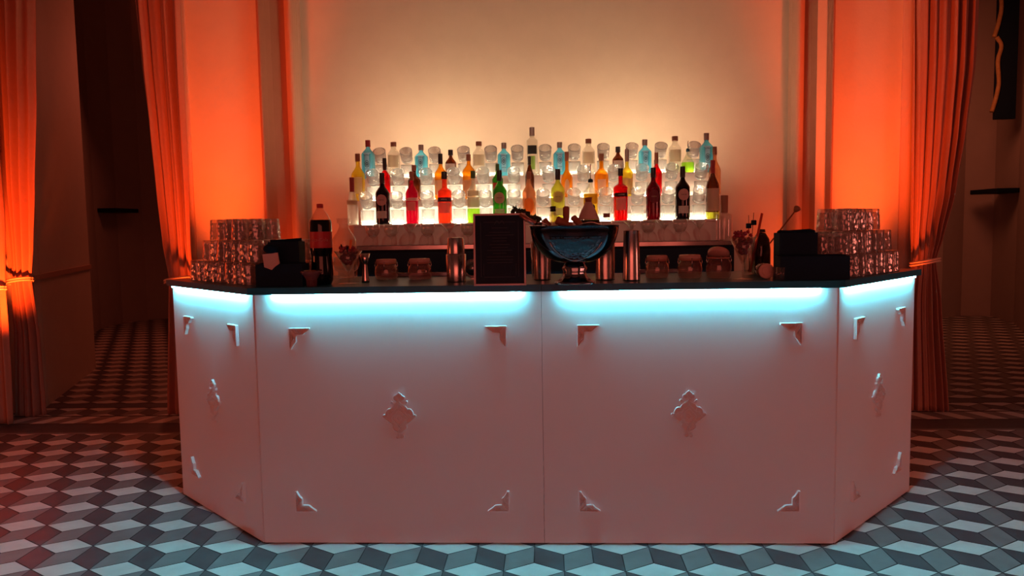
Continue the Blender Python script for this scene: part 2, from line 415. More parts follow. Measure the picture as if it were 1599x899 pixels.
# ================================================================ THE BAR
HP, TS, DEP, OV = 1.10, .03, .65, .03
w_, s_, aR, aL = 1.2315, .9012, .8145, .7522
MED = dict(c=(360, 515))
def med_paths():
    K = 1/2958.
    half = [[(357, 205), (318, 245), (357, 292)], [(357, 292), (340, 262), (312, 248), (290, 258), (292, 290), (322, 310), (345, 300)],
            [(357, 318), (335, 345), (285, 372), (262, 400), (255, 430), (268, 455)],
            [(290, 345), (262, 315), (250, 325), (256, 345), (278, 350)],
            [(258, 415), (215, 418), (188, 450), (183, 490), (205, 500), (222, 470)],
            [(268, 470), (235, 478), (195, 520), (160, 525), (145, 505), (152, 490), (172, 495)],
            [(150, 530), (185, 548), (235, 590), (262, 585), (275, 560), (262, 540)],
            [(235, 590), (270, 620), (265, 655), (290, 690), (335, 715), (357, 750), (350, 785), (325, 795), (303, 775), (315, 745), (338, 750)],
            [(262, 480), (300, 430), (335, 400), (357, 360)], [(262, 540), (300, 590), (330, 625), (357, 655)],
            [(357, 655), (340, 690), (357, 725)]]
    out = []
    for P in half:
        S = smoothpath(P, 4)
        out.append([((x-357)*K, (515-y)*K) for x, y in S]); out.append([(-(x-357)*K, (515-y)*K) for x, y in S])
    out.append([(.011*math.cos(a*PI/8), .011*math.sin(a*PI/8)-.004) for a in range(17)])
    out.append([(.028*math.cos(a*PI/8)*(1+.15*math.cos(a*PI/2)), .028*math.sin(a*PI/8)*(1+.15*math.cos(a*PI/2))-.004) for a in range(17)])
    return out
_med = bmx()
for P in med_paths(): strip(_med, P, .0030, -.0105, 0)
bmesh.ops.recalc_face_normals(_med, faces=_med.faces)
me_med = bpy.data.meshes.new('medallion'); _med.to_mesh(me_med); _med.free(); me_med.materials.append(ORN)
def bracket_mesh():
    """corner at (0,0); legs along +x and -z ; stepped scrolled inner edge"""
    bm = bmx(); s = .087
    strip(bm, [(0, 0), (s, 0)], .0055, -.015, 0); strip(bm, [(0, 0), (0, -s)], .0055, -.015, 0)
    hyp = [(s, -.002), (.066, -.016), (.056, -.025), (.031, -.026), (.027, -.032), (.026, -.056), (.016, -.066), (.004, -s)]
    strip(bm, [tuple(v) for v in smoothpath(hyp, 3)], .0055, -.015, 0)
    for P in ([(0, 0), (.014, -.012), (.029, -.027)], [(.018, 0), (.03, -.012), (.045, -.012), (.056, -.004)], [(0, -.018), (.012, -.03), (.012, -.045), (.004, -.056)],
              [(.004, -.03), (.016, -.038), (.02, -.05)], [(.03, -.004), (.038, -.016), (.05, -.02)]):
        strip(bm, [tuple(v) for v in smoothpath(P, 3)], .003, -.009, 0)
    bmesh.ops.recalc_face_normals(bm, faces=bm.faces)
    me = bpy.data.meshes.new('corner_bracket'); bm.to_mesh(me); bm.free(); me.materials.append(ORN); return me
me_br = bracket_mesh()
def bar_module(label, P0, rz, w, ins, m0, m1, end=0):
    """front face along +x from P0, depth along +y; m0/m1 = mitre shift of the two ends per depth"""
    t = thing('bar_counter', label, 'bar counter', (P0[0], P0[1], 0), rz, 'bar counter sections')
    bm = bmx(); box(bm, .004 if m0 else .0005, w-(.004 if m1 else .0005), 0, .018, .006, HP-.002, .0015); obj('front_panel', bm, PANEL, t)
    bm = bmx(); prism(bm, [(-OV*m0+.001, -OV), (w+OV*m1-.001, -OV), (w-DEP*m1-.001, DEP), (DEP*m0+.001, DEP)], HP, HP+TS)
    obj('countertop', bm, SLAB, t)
    bm = bmx()
    box(bm, .02 if m0 == 0 else .05, .05 if m0 == 0 else .08, .0185, DEP-.05 if m0 == 0 else .12, .0, HP-.002)
    box(bm, w-.05 if m1 == 0 else w-.08, w-.02 if m1 == 0 else w-.05, .0185, DEP-.05 if m1 == 0 else .12, .0, HP-.002)
    obj('side_board', bm, PANEL, t)
    a, b = (.085, w-.08) if end == 0 else ((.03, w-.055) if end < 0 else (.055, w-.03))
    bm = bmx(); box(bm, a, b, -.0145, -.0045, HP-.009, HP-.0008); l = obj('led_strip', bm, LED, t); l['label'] = 'glowing cyan light strip'
    for (sx, sz) in ((0, 0), (1, 0), (0, 1), (1, 1)):
        o = bpy.data.objects.new('corner_bracket', me_br); C.objects.link(o); o.parent = t
        o.location = (ins if sx == 0 else w-ins, 0, .952 if sz == 0 else .150); o.scale = (1 if sx == 0 else -1, 1, 1 if sz == 0 else -1)
    o = bpy.data.objects.new('medallion', me_med); C.objects.link(o); o.parent = t; o.location = (w/2, 0, .566)
    return t
tm = math.tan(aL/2); tr_ = math.tan(aR/2)
bar_module('left of the two wide pink-lit white bar fronts with cyan light strip', (-w_, 0), 0, w_, .152, tm, 0)
bar_module('right of the two wide pink-lit white bar fronts with cyan light strip', (0, 0), 0, w_, .152, 0, tr_)
bar_module('narrow angled bar end at the left, with cyan strip and white ornaments', (-w_-s_*math.cos(aL), s_*math.sin(aL)), -aL, s_, .160, 0, tm, -1)
bar_module('narrow angled bar end at the right, with cyan strip and white ornaments', (w_, 0), aR, s_, .160, tr_, 0, 1)
ZC = HP+TS

# ================================================================ BACK BAR
ZB = 1.266; T1, T2, T3 = 1.395, 1.55, 1.705; YB = 1.30
x0, x1 = aty(548, 388, YB).x, aty(1150, 388, YB).x
t = thing('back_bar_cabinet', 'dark low back bar cabinet with steel edge, behind the counter and under the shelves', 'cabinet', ((x0+x1)/2, YB, 0))
hw = (x1-x0)/2
bm = bmx(); box(bm, -hw+.01, hw-.01, .01, .84, 0, ZB-.02, .003); obj('carcass', bm, CAB, t)
bm = bmx(); box(bm, -hw, hw, 0, .85, ZB-.02, ZB, .003); obj('top_board', bm, CAB, t)
bm = bmx(); box(bm, -hw, hw, -.004, .0, ZB-.022, ZB+.001, 0); obj('edge_strip', bm, STEEL, t)['label'] = 'steel edge strip'
for k in range(4):
    bm = bmx(); a = -hw+.02+k*(2*hw-.04)/4; box(bm, a+.005, a+(2*hw-.04)/4-.005, -.008, .0098, .06, ZB-.04, .003); dd = obj('door', bm, CAB, t)
    bm = bmx(); tube(bm, [(a+.05, -.03, .8), (a+.05, -.03, .95)], .005); tube(bm, [(a+.05, -.03, .8), (a+.05, -.0075, .8)], .004); tube(bm, [(a+.05, -.03, .95), (a+.05, -.0075, .95)], .004); obj('handle', bm, STEEL, dd)
sx0, sx1 = aty(552, 348, 1.5).x, aty(1124, 348, 1.5).x
sh = thing('stepped_bottle_shelf', 'three-step backlit riser shelf behind the bar, holding rows of bottles and glasses', 'shelf', ((sx0+sx1)/2, 1.5, ZB))
hs = (sx1-sx0)/2
def lxw0(px): return aty(px, 300, 2.0).x-sh.location.x
for k, (za, zb, ya, yb) in enumerate(((0, T1-ZB, 0, .185), (T1-ZB, T2-ZB, .185, .365), (T2-ZB, T3-ZB, .365, .56))):
    bm = bmx()
    box(bm, -hs, hs, ya, .56, zb-.012, zb, .002)
    box(bm, -hs, hs, ya+.004, ya+.016, za+.0002, zb-.0121)
    box(bm, -hs, -hs+.012, ya+.0165, .56, za+.0002, zb-.0121); box(bm, hs-.012, hs, ya+.0165, .56, za+.0002, zb-.0121)
    obj('step', bm, SHELF, sh)
for (a, b) in ((584, 738), (930, 1086)):
    xa, xb = lxw0(a), lxw0(b)
    bm = bmx(); z = T3-ZB
    box(bm, xa-.012, xb+.012, .561, .566, z-.06, z-.004); box(bm, xa-.012, xb+.012, .600, .605, z-.06, z-.030); box(bm, xa-.012, xb+.012, .5665, .5995, z-.06, z-.055)
    box(bm, xa-.012, xa-.008, .5665, .5995, z-.0545, z+.012); box(bm, xb+.008, xb+.012, .5665, .5995, z-.0545, z+.012)
    tr = obj('added_trough', bm, BLACK, sh)  # unseen trough, added to keep the bar's light off the lower wall
    bm = bmx(); box(bm, xa, xb, .570, .596, z-.0548, z-.024, .002); obj('light_bar', bm, BACKL, tr)['label'] = 'warm light bar washing the wall'
# light bars along the back of the two lower steps
sc_x = sh.location.x
def lxw(px, py, Y): return aty(px, py, Y).x-sc_x
for (a, b, ya, ph) in ((568, 808, .178, .11), (905, 1112, .178, .045), (572, 805, .358, .10), (896, 1100, .358, .03)):
    z = (T1 if ya < .3 else T2)-ZB
    bm = bmx(); box(bm, lxw(a, 330, 1.7), lxw(b, 330, 1.7), ya-.004, ya+.009, z+.012, z+ph, .002); obj('light_panel', bm, PAN_L, sh)['label'] = 'warm glowing light panel'

# ---------------------------------------------------------------- bottles
def lab_patch(bm, R, z0, z1, arc, n=14, oval=False, th=.0006):
    """curved label on the -Y side"""
    rows = 17 if oval else 2
    for off in (0,):
        g = []
        for i in range(rows):
            t = i/(rows-1); z = z0+(z1-z0)*t
            a = arc*(math.sqrt(max(0, 1-(2*t-1)**2)) if oval else 1)
            g.append([bm.verts.new(((R+th)*math.sin(-a+2*a*j/n), -(R+th)*math.cos(-a+2*a*j/n), z)) for j in range(n+1)])
        for i in range(rows-1):
            for j in range(n):
                try:
                    f = bm.faces.new((g[i][j], g[i][j+1], g[i+1][j+1], g[i+1][j])); f.smooth = True
                except ValueError: pass
def prof_bottle(h, r, s1, s2, nr, belly=0):
    P = [(0, 0), (r*.88, 0), (r*.98, .01*h), (r, .03*h)]
    for k in range(1, 4): P.append((r*(1+belly*math.sin(PI*k/4)), h*(.03+(s1-.03)*k/4)))
    n = 8
    for k in range(n+1):
        t = k/n; e = (1-math.cos(PI*t))/2; e = t*.35+e*.65
        P.append((r+(nr-r)*e if t > 0 else r, h*(s1+(s2-s1)*t)))
    P += [(nr, h*.90), (nr*1.15, h*.905), (nr*1.15, h*.985), (nr*.9, h), (0, h)]
    return P
LCACHE = {}
def lm(name, c): return thinglass('label_'+name, c, .9, c, refl=.25, rough=.4, dif=.72)
def bottle(name, label, cat, px, pytop, wpx, Y, zb, gmat, s1=.55, s2=.75, nr=.28, cap=None, capfrom=.86, capr=1.25, labs=(), level=None, upper=None,
           neckfoil=None, pourer=False, sq=0, belly=0, txt=(), group=None, short=None, strap=None):
    b = aty(px, pytop, Y); top = b.z
    h = top-zb; c = aty(px, 320 if Y < 2 else 300, Y)
    D = (Y-CAM.y)/F; r = wpx*D/2
    if sq: r *= .93
    x = aty(px, 449.5-(0)+(-(449.5-((449.5+pytop)/2-120))), Y).x if False else aty(px, pytop+25, Y).x
    t = thing(name, label, cat, (x, Y, zb+.0006), 0, group)
    P = prof_bottle(h, r, s1, s2, r*nr, belly)
    cz = h*capfrom
    P = [p for p in P if p[1] < cz-.004] + [(r*nr, cz-.002), (0, cz-.0015)]
    mats = None; ms = [gmat]
    if level:
        z_ = h*level; Q = []; mats = []
        for p, q in zip(P[:-1], P[1:]):
            Q.append(p); mats.append(1 if p[1] >= z_ else 0)
            if p[1] < z_ < q[1]:
                t_ = (z_-p[1])/(q[1]-p[1]); Q.append((p[0]+t_*(q[0]-p[0]), z_)); mats.append(1)
        Q.append(P[-1]); P = Q; ms = [gmat, upper or CLR]
    bm = bmx(); lathe(bm, P, 28, sq=sq, mats=mats); obj('bottle_body', bm, ms, t)
    if cap is not None:
        bm = bmx(); rc = r*nr*capr; lathe(bm, [(0, cz-.001), (rc, cz-.001), (rc*1.0, cz+.001), (rc, h-.002), (rc*.9, h), (0, h)], 20)
        obj('cap', bm, cap, t)
    if neckfoil:
        m, a0, a1 = neckfoil; bm = bmx(); rn = r*nr*1.06; lathe(bm, [(rn, h*a0), (rn, min(h*a1, cz-.0015))], 20); obj('neck_foil', bm, m, t)
    for (m, z0, z1, arc, oval) in labs:
        bm = bmx(); R = r*(1.0+.012)+(r*.03 if sq else 0); lab_patch(bm, R, h*z0, h*z1, arc, oval=oval); obj('label', bm, m, t)
    for (s, size, m, z, arch) in txt:
        text('lettering', s, size, m, t, h*z, R=r*1.012+.0012+(r*.03 if sq else 0), arch=arch)
    if pourer:
        bm = bmx(); lathe(bm, [(0, cz), (r*nr*1.25, cz), (r*nr*1.1, cz+.018), (.005, cz+.022), (0, cz+.022)], 14)
        obj('pourer_stopper', bm, BLACK, t)
        bm = bmx(); tube(bm, [(0, 0, cz+.02), (0, 0, h-.012), (.003, 0, h)], .0035); obj('pourer_spout', bm, STEEL, t)
    t['h_'] = h
    if short: BOT.append((short, px, Y))
    del t['h_']
    return t
BOT = []
def bg(name, col, body=.35, bodycol=None): return thinglass('bottle_'+name, col, body, bodycol or col, refl=1.0)
BLUE = bg('pale_blue', (.42, .86, 1.0), .5, (.22, .80, 1.0))
BROWN = bg('brown', (.30, .10, .03), .3, (.30, .12, .05)); AMBER = bg('amber', (.95, .50, .06), .35); YEL = bg('yellow', (.95, .80, .15), .35)
GREEN = bg('green', (.08, .40, .05), .35, (.10, .45, .06)); RED = bg('red', (.75, .02, .03), .4, (.8, .03, .05)); PINK = bg('crimson', (.70, .02, .12), .4, (.75, .03, .15))
CORAL = bg('coral', (1.0, .18, .08), .45, (1, .2, .1)); DRED = bg('dark_red', (.22, .01, .03), .35, (.22, .01, .04)); BLK = bg('near_black', (.03, .02, .03), .3, (.02, .015, .02))
LGREEN = bg('lime_green', (.55, .85, .15), .35); OLIVE = bg('olive', (.72, .75, .18), .35); WHT = bg('milky', (.92, .88, .80), .4)
ROSE = bg('rose_amber', (.85, .50, .30), .35)
capB = pm('cap_black', (.015, .012, .012), .4, noise=.1); capBr = pm('cap_brown', (.30, .13, .07), .5, noise=.1); capR = pm('cap_dark_red', (.32, .03, .03), .4, noise=.1); capG = pm('cap_green', (.05, .12, .03), .4, noise=.1)
capS = pm('cap_grey_metal', (.40, .34, .30), .35, .5, noise=.1)
lW = lm('white', (.80, .76, .68)); lC = lm('cream', (.72, .62, .45)); lP = lm('pink', (.75, .42, .38)); lBk = lm('black', (.03, .03, .03)); lO = lm('orange', (.90, .35, .08)); lT = lm('tan', (.55, .40, .26)); lD = lm('ink', (.05, .05, .10)); lG = lm('green', (.30, .5, .12)); lR = lm('red', (.6, .05, .05)); lS = lm('silver_blue', (.66, .88, .95))
Y3, Y2, Y1 = 1.92, 1.735, 1.560
# --- top tier
def gin(px, top, label, short):
    return bottle('gin_bottle', label, 'bottle', px, top, 21, Y3, T3, BLUE, .62, .80, .30, capS if px not in (575, 1102) else capR, .83, 1.35,
                  [(lS, .10, .66, .62, False)], sq=2.2, txt=[('BOMBAY', .011, lD, .60, 14), ('SAPPHIRE', .0075, lD, .24, 0)], group='pale blue gin bottles on the top step', short=short)
def emblem(t, z, R, m=lD):
    bm = bmx()
    pts = [(R*math.sin(.014*math.cos(a)/R)*1.0, -R, z+.022*math.sin(a)) for a in [2*PI*k/20 for k in range(21)]]
    tube(bm, pts, .0015, 5)
    pts = [(R*math.sin(.006*math.cos(a)/R)*1.0, -R, z+.010*math.sin(a)) for a in [2*PI*k/12 for k in range(13)]]
    tube(bm, pts, .0025, 5); obj('emblem', bm, m, t)
for px, top, lb, st in ((575, 219, 'pale blue square gin bottle, leftmost on the top step', 'leftmost gin bottle'),
                        (658, 226, 'pale blue gin bottle on the top step, left of the small brown jug bottle', 'second blue gin bottle'),
                        (787, 223, 'pale blue gin bottle on the top step, left of the tallest clear bottle', 'third blue gin bottle'),
                        (874, 222, 'pale blue gin bottle on the top step, right of the tallest clear bottle', 'fourth blue gin bottle'),
                        (1007, 218, 'pale blue gin bottle on the top step, right of the second brown jug bottle', 'fifth blue gin bottle'),
                        (1103, 208, 'pale blue gin bottle at the right end of the top step', 'rightmost gin bottle')):
    t = gin(px, top, lb, st); emblem(t, .095, 21*(Y3-CAM.y)/F/2*.98+.002)
for px, top, lb, st in ((615, 222, 'clear round bottle with wide brown cap, leftmost of its kind on the top step', 'first clear brown-capped bottle'),
                        (748, 221, 'clear round brown-capped bottle on the top step, left of the third blue gin', 'second clear brown-capped bottle'),
                        (919, 217, 'clear round brown-capped bottle on the top step, right of the fourth blue gin', 'third clear brown-capped bottle'),
                        (1054, 213, 'clear round brown-capped bottle on the top step, rightmost of its kind', 'fourth clear brown-capped bottle')):
    bottle('clear_bottle', lb, 'bottle', px, top, 19, Y3, T3, CLR, .66, .82, .44, capBr, .88, 1.1, [(lC, .30, .62, 1.0, False)], group='clear brown-capped bottles on the top step', short=st)
for px, top, lb, st in ((704, 234, 'small brown jug bottle with white label on the top step, left half', 'left brown jug bottle'), (965, 229, 'small brown jug bottle with white label on the top step, right half', 'right brown jug bottle')):
    bottle('jug_bottle', lb, 'bottle', px, top, 17, Y3, T3, BROWN, .52, .74, .30, capB, .80, 1.5, [(lW, .08, .48, .9, False)], group='brown jug bottles', short=st)
bottle('vodka_bottle', 'tallest clear bottle with pale cap, centre of the top step', 'bottle', 831, 199, 17, Y3, T3, CLR, .72, .80, .40, capS, .83, 1.2, [(lBk, .44, .62, .9, False), (lG, .12, .40, .5, False)], short='tallest clear bottle')
bottle('pourer_bottle', 'yellow-green bottle with metal pourer near the right end of the top step', 'bottle', 1074, 220, 19, Y3, T3, LGREEN, .30, .62, .25, None, .66, 1, [], level=.32, pourer=True, short='yellow-green pourer bottle')
# --- middle tier
def mb(px, top, w, g, label, short, **k): return bottle(k.pop('nm', 'liquor_bottle'), label, 'bottle', px, top, w, Y2, T2, g, k.pop('s1', .55), k.pop('s2', .74), k.pop('nr', .30), k.pop('cap', capB), k.pop('cf', .84), k.pop('cr', 1.2), k.pop('labs', []), short=short, **k)
mb(559, 240, 21, YEL, 'pale yellow liquor bottle with orange cap, leftmost on the middle step', 'leftmost yellow bottle', cap=capBr, labs=[(lC, .15, .5, .8, False)], nm='whisky_bottle')
mb(601, 247, 17, RED, 'dark red bottle with black neck behind the left black vermouth bottle', 'dark red bottle on the left', cf=.72, cap=capB, level=.99)
mb(647, 258, 20, BROWN, 'brown bottle behind the crimson aperitif bottle, middle step', 'brown bottle behind the crimson one', cap=capBr, s1=.55)
mb(688, 240, 20, AMBER, 'amber bottle with black cap and cream label, behind the coral bottle', 'amber black-capped bottle', cf=.78, labs=[(lC, .1, .42, 1.0, False)])
mb(732, 241, 20, AMBER, 'golden amber bottle with brown sash label, middle step left of centre', 'golden amber bottle', cap=capBr, cf=.86, labs=[(lT, .05, .42, 1.0, False)], s1=.62, s2=.78)
mb(777, 256, 17, GREEN, 'green bottle with red label behind the green vermouth bottle', 'green red-labelled bottle', cap=capG, cf=.80, labs=[(lR, .2, .45, .9, False)])
mb(827, 244, 14, BROWN, 'slim brown bottle standing before the tallest clear bottle', 'slim brown bottle', cap=capB, cf=.80, s1=.5, s2=.8)
mb(885, 237, 18, AMBER, 'orange-amber bottle with tan neck and oval label, right of centre', 'orange-amber bottle', cap=capBr, cf=.80, labs=[(lC, .06, .40, .42, True)], s1=.42, s2=.62)
mb(939, 240, 22, AMBER, 'golden whisky bottle with white square label, middle step', 'golden whisky bottle', cap=capBr, cf=.84, labs=[(lW, .06, .40, .6, False)], s1=.50, s2=.68, nm='whisky_bottle')
mb(979, 233, 18, YEL, 'bright yellow bottle with grey neck, behind the red aperitif bottle', 'bright yellow bottle', cap=capS, cf=.74, labs=[(lT, .03, .38, 1.0, False)], s1=.50, s2=.64)
mb(1025, 238, 17, RED, 'ruby red bottle with brown neck, behind the dark red bottle', 'ruby red bottle', cap=capBr, cf=.74, s1=.52, s2=.72)
mb(1116, 229, 18, ROSE, 'amber-pink bottle with tan cap at the right end of the middle step', 'amber-pink bottle', cap=capBr, cf=.84, s1=.50, s2=.75)
# --- lower tier
def lb_(px, top, w, g, label, short, **k): return bottle(k.pop('nm', 'liquor_bottle'), label, 'bottle', px, top, w, Y1, T1, g, k.pop('s1', .58), k.pop('s2', .77), k.pop('nr', .30), k.pop('cap', capB), k.pop('cf', .84), k.pop('cr', 1.2), k.pop('labs', []), short=short, **k)
lb_(550, 277, 17, WHT, 'frosted white slim bottle with dark red neck, left end of the lower step', 'frosted white bottle', cap=capR, cf=.70, labs=[(lT, .42, .52, 1.2, False)], s1=.36, s2=.70, nr=.55, cr=.8)
def vermouth(px, top, g, label, short, oval=lP, rect=lW, cap=capB):
    t = lb_(px, top, 22, g, label, short, cap=cap, cf=.80, s1=.60, s2=.77, labs=[(oval, .36, .58, .78, True), (rect, .12, .26, .75, False)], nm='vermouth_bottle', group='vermouth bottles',
            txt=[('MARTINI', .0085, lBk if oval is not lBk else lW, .47, 0)]); return t
vermouth(597, 270, BLK, 'black vermouth bottle with pink oval label, left part of the lower step', 'left black vermouth bottle')
lb_(643, 268, 20, PINK, 'crimson aperitif bottle with pale label on the lower step', 'crimson aperitif bottle', cap=capBr, cf=.84, labs=[(lW, .44, .50, 1.2, False), (lP, .26, .42, .7, False)])
t = lb_(694, 268, 22, CORAL, 'coral orange-red bottle with slanted dark label band, lower step', 'coral bottle', cap=capB, cf=.86, labs=[(lD, .42, .50, 1.2, False), (lP, .2, .40, .9, False)], s1=.62, s2=.70, nr=.34, txt=[('APEROL', .011, lW, .46, 0)])
lb_(739, 267, 20, LGREEN, 'clear bottle with pale green liquid and white label, lower step', 'pale green bottle', cap=capG, cf=.86, level=.28, labs=[(lW, .30, .50, 1.1, False), (lC, .52, .62, 1.0, False)])
vermouth(780, 266, GREEN, 'green vermouth bottle with pinkish oval label, above the menu board', 'green vermouth bottle')
lb_(826, 268, 21, ROSE, 'rose-amber bottle with round orange label, behind the mint sprigs', 'rose-amber bottle', cap=capBr, cf=.86, labs=[(lO, .16, .48, .8, True)])
vermouth(871, 264, OLIVE, 'yellow vermouth bottle with tan oval label, behind the steel bowl', 'yellow vermouth bottle', oval=lT)
lb_(922, 256, 22, YEL, 'yellow-labelled whiskey bottle with metal pourer, behind the steel bowl', 'whiskey pourer bottle', cap=None, cf=.68, labs=[(YEL and lm('yellow', (.85, .55, .05)), .30, .48, 1.2, False), (lBk, .18, .30, .6, True)], pourer=True, s1=.52, s2=.62, level=.46)
t = lb_(969, 263, 22, RED, 'bright red square-shouldered aperitif bottle right of the steel bowl', 'bright red aperitif bottle', cap=capB, cf=.86, labs=[(lBk, .46, .53, 1.1, False), (lP, .2, .44, .75, False)], s1=.64, s2=.72, txt=[('CAMPARI', .010, lW, .495, 0)])
lb_(1020, 262, 22, DRED, 'dark red vermouth bottle with outlined round label, lower step', 'dark red vermouth bottle', cap=capB, cf=.82, labs=[(lm('wine', (.22, .04, .06)), .32, .58, .78, True)], nm='vermouth_bottle', txt=[('MARTINI', .0085, lP, .45, 0)])
vermouth(1066, 260, BLK, 'black vermouth bottle with pink oval label, right part of the lower step', 'right black vermouth bottle')
lb_(1113, 250, 20, OLIVE, 'tall bottle with red-brown neck and cream label at right end of lower step', 'tall cream-labelled bottle', cap=capR, cf=.78, level=.12, upper=BROWN, labs=[(lC, .14, .52, 1.2, False)], s1=.56, s2=.78)

# ---------------------------------------------------------------- tumblers on the lit steps
def tumbler_profile(r, h, t=.003, base=.014):
    P = [(0, 0), (r*.80, 0), (r*.86, .003)]
    for k in range(1, 8): P.append((r*(.86+.14*k/7), h*k/7*.985))
    P += [(r, h), (r-t, h)]
    for k in range(6, 0, -1): P.append(((r*(.86+.14*k/7)-t), base+(h-base)*k/7))
    P += [(r*.80-t, base), (0, base)]
    return P
bm = bmx(); lathe(bm, tumbler_profile(.043, .086), 36, flute=.035, nf=9, fr=(.05, .75)); _o = obj('tumbler', bm, SHG); me_tum = _o.data; C.objects.unlink(_o); bpy.data.objects.remove(_o)
TIERN = {Y1: 'lower', Y2: 'middle', Y3: 'top'}
def nearest_left(px, Y):
    c = [b for b in BOT if b[2] == Y and b[1] < px]
    return (max(c, key=lambda b: b[1])[0], 'right of') if c else (min([b for b in BOT if b[2] == Y], key=lambda b: b[1])[0], 'left of')
def stack(px, Y, zb, used=set()):
    YY = Y+.070
    x = aty(px, 300, YY).x
    nm, side = nearest_left(px, Y); key = (nm, Y)
    wh = f'just {side} the {nm}' if key not in used else f'second pair {side} the {nm}'
    used.add(key)
    for lv in (0, 1):
        o = bpy.data.objects.new('tumbler', me_tum); C.objects.link(o)
        if lv == 0: o.location = (x, YY, zb+.0062); o.rotation_euler = (0, 0, random.uniform(0, 6))
        else:
            o.location = (x, YY+.012, zb+.1195); o.rotation_euler = (math.radians(42), 0, 0)
        tag(o, f"{'upper tilted' if lv else 'lower'} cut-glass tumbler, {wh}", 'glass', f'cut-glass tumblers on the {TIERN[Y]} step')
    bm = bmx(); lathe(bm, [(0, 0), (.036, 0), (.036, .0045), (0, .0045)], 20, smooth=False)
    c = obj('light_coaster', bm, PUCK, loc=(x, YY, zb+.0005)); tag(c, f'glowing light coaster under tumblers {wh}', 'light', 'light coasters under the tumblers')
for px in (573, 620, 668, 717, 758, 803, 848, 896, 945, 995, 1043, 1091): stack(px, Y1, T1)
for px in (584, 623, 667, 710, 755, 803, 857, 911, 958, 1002, 1048, 1094): stack(px, Y2, T2)
for px in (596, 637, 681, 726, 768, 809, 852, 897, 942, 986, 1031, 1082): stack(px, Y3, T3)

# ---------------------------------------------------------------- stemware on the back bar top
def mart_profile(h, r):
    P = [(0, 0), (r*.62, 0), (r*.60, .002), (.006, .006), (.0035, .012), (.0035, h*.50), (.006, h*.53)]
    P += [(r, h), (r-.0015, h), (.004, h*.56), (0, h*.555)]
    return P
def coupe_profile(h, r):
    P = [(0, 0), (r*.66, 0), (r*.62, .002), (.006, .006), (.0035, .012), (.0035, h*.32), (.008, h*.36), (r*.6, h*.44), (r*.93, h*.62), (r, h*.8), (r*.95, h), (r*.95-.0015, h), (r-.002, h*.8), (r*.92, h*.63), (r*.58, h*.46), (0, h*.40)]
    return P
zrim = aty(640, 349, 1.40).z; hm = zrim-ZB-.0012
bm = bmx(); lathe(bm, mart_profile(hm, .050), 32); _m = obj('martini_glass', bm, THIN); me_mart = _m.data; bpy.data.objects.remove(_m)
bm = bmx(); lathe(bm, coupe_profile(hm, .045), 32); _m = obj('coupe_glass', bm, THIN); me_cou = _m.data; bpy.data.objects.remove(_m)
seq = [(582, 'c'), (612, 'm'), (640, 'm2'), (667, 'c'), (701, 'm'), (731, 'c'), (764, 'm'), (796, 'c'), (986, 'm'), (1011, 'c'), (1037, 'm'), (1061, 'c'), (1093, 'm')]
seq = [(582, 'c'), (611, 'c'), (639, 'm'), (668, 'c'), (701, 'm'), (731, 'c'), (986, 'm'), (1012, 'c'), (1037, 'm'), (1062, 'c'), (1092, 'm')]
ordw = ['first', 'second', 'third', 'fourth', 'fifth', 'sixth', 'seventh', 'eighth', 'ninth']
cnt = {}
for px, k in seq:
    side = 'left' if px < 800 else 'right'; cnt[(side, k)] = cnt.get((side, k), 0)+1
    nm = 'martini_glass' if k == 'm' else 'coupe_glass'
    o = bpy.data.objects.new(nm, me_mart if k == 'm' else me_cou); C.objects.link(o)
    o.location = (aty(px, 370, 1.40).x, 1.405, ZB+.0012)
    ref = 'left of the menu board' if side == 'left' else 'right of the steel bowl'
    tag(o, f"empty {nm.replace('_', ' ')} on the back bar {ref}, {ordw[cnt[(side, k)]-1]} from the left", 'glass', f'empty stem glasses on the back bar')
t = bottle('clear_bottle', 'clear bottle with long red-brown neck at right end of the back bar', 'bottle', 1131, 305, 24, 1.42, ZB, THIN, .55, .70, .42, capBr, .62, 1.1, [])
t = bottle('decanter', 'clear glass water bottle with flat lid, behind the berry cocktail at left', 'bottle', 537, 341, 38, .585, ZC, THIN, .62, .86, .40, THIN, .92, 1.4, [])

# ================================================================ PYRAMIDS OF TUMBLERS ON THE WINGS
bm = bmx(); lathe(bm, tumbler_profile(.039, .098, .003, .016), 54, flute=.028, nf=9, fr=(.03, .85)); _o = obj('t', bm, BIGG); me_big = _o.data; bpy.data.objects.remove(_o); me_big.name = 'tumbler'
ordn = ['front', 'second', 'third', 'fourth', 'fifth', 'sixth']
KEEP = [(-1.225, -1.017, 0, .112, .098), (-1.205, -1.06, .108, .21, .195), (.985, 1.271, -.02, .09, .10), (1.01, 1.175, .08, .185, .198), (1.045, 1.13, .26, .36, .17)]
def pyramid(side, corner, du, dv, levels):
    H_ = .0995
    for li, (nu, nv, ou, ov) in enumerate(levels):
        for i in range(nu):
            for j in range(nv):
                p = corner+du*(i+.5+ou)*.0805+dv*(j+.5+ov)*.0805
                if any(x0_-.042 < p.x < x1_+.042 and y0_-.042 < p.y < y1_+.042 and H_*li < h_ for x0_, x1_, y0_, y1_, h_ in KEEP): continue
                o = bpy.data.objects.new('tumbler', me_big); C.objects.link(o)
                o.location = (p.x, p.y, ZC+.0008+H_*li+.098); o.rotation_euler = (PI, 0, random.uniform(0, 6))
                lay = ['bottom', 'middle', 'top'][li]
                tag(o, f"upturned tumbler, {lay} layer of {side} stack, {ordn[j]} row, {ordw[i]} from the bar corner", 'glass', f'upturned tumblers stacked on the {side} end of the bar')
dL = Vector((-math.cos(aL), math.sin(aL))); nL = Vector((math.sin(aL), math.cos(aL)))
cL = atz(396, 447, ZC).to_2d()
pyramid('left', cL, dL, nL, [(9, 4, 0, 0), (7, 4, .7, .3), (4, 3, 3.2, .6)])
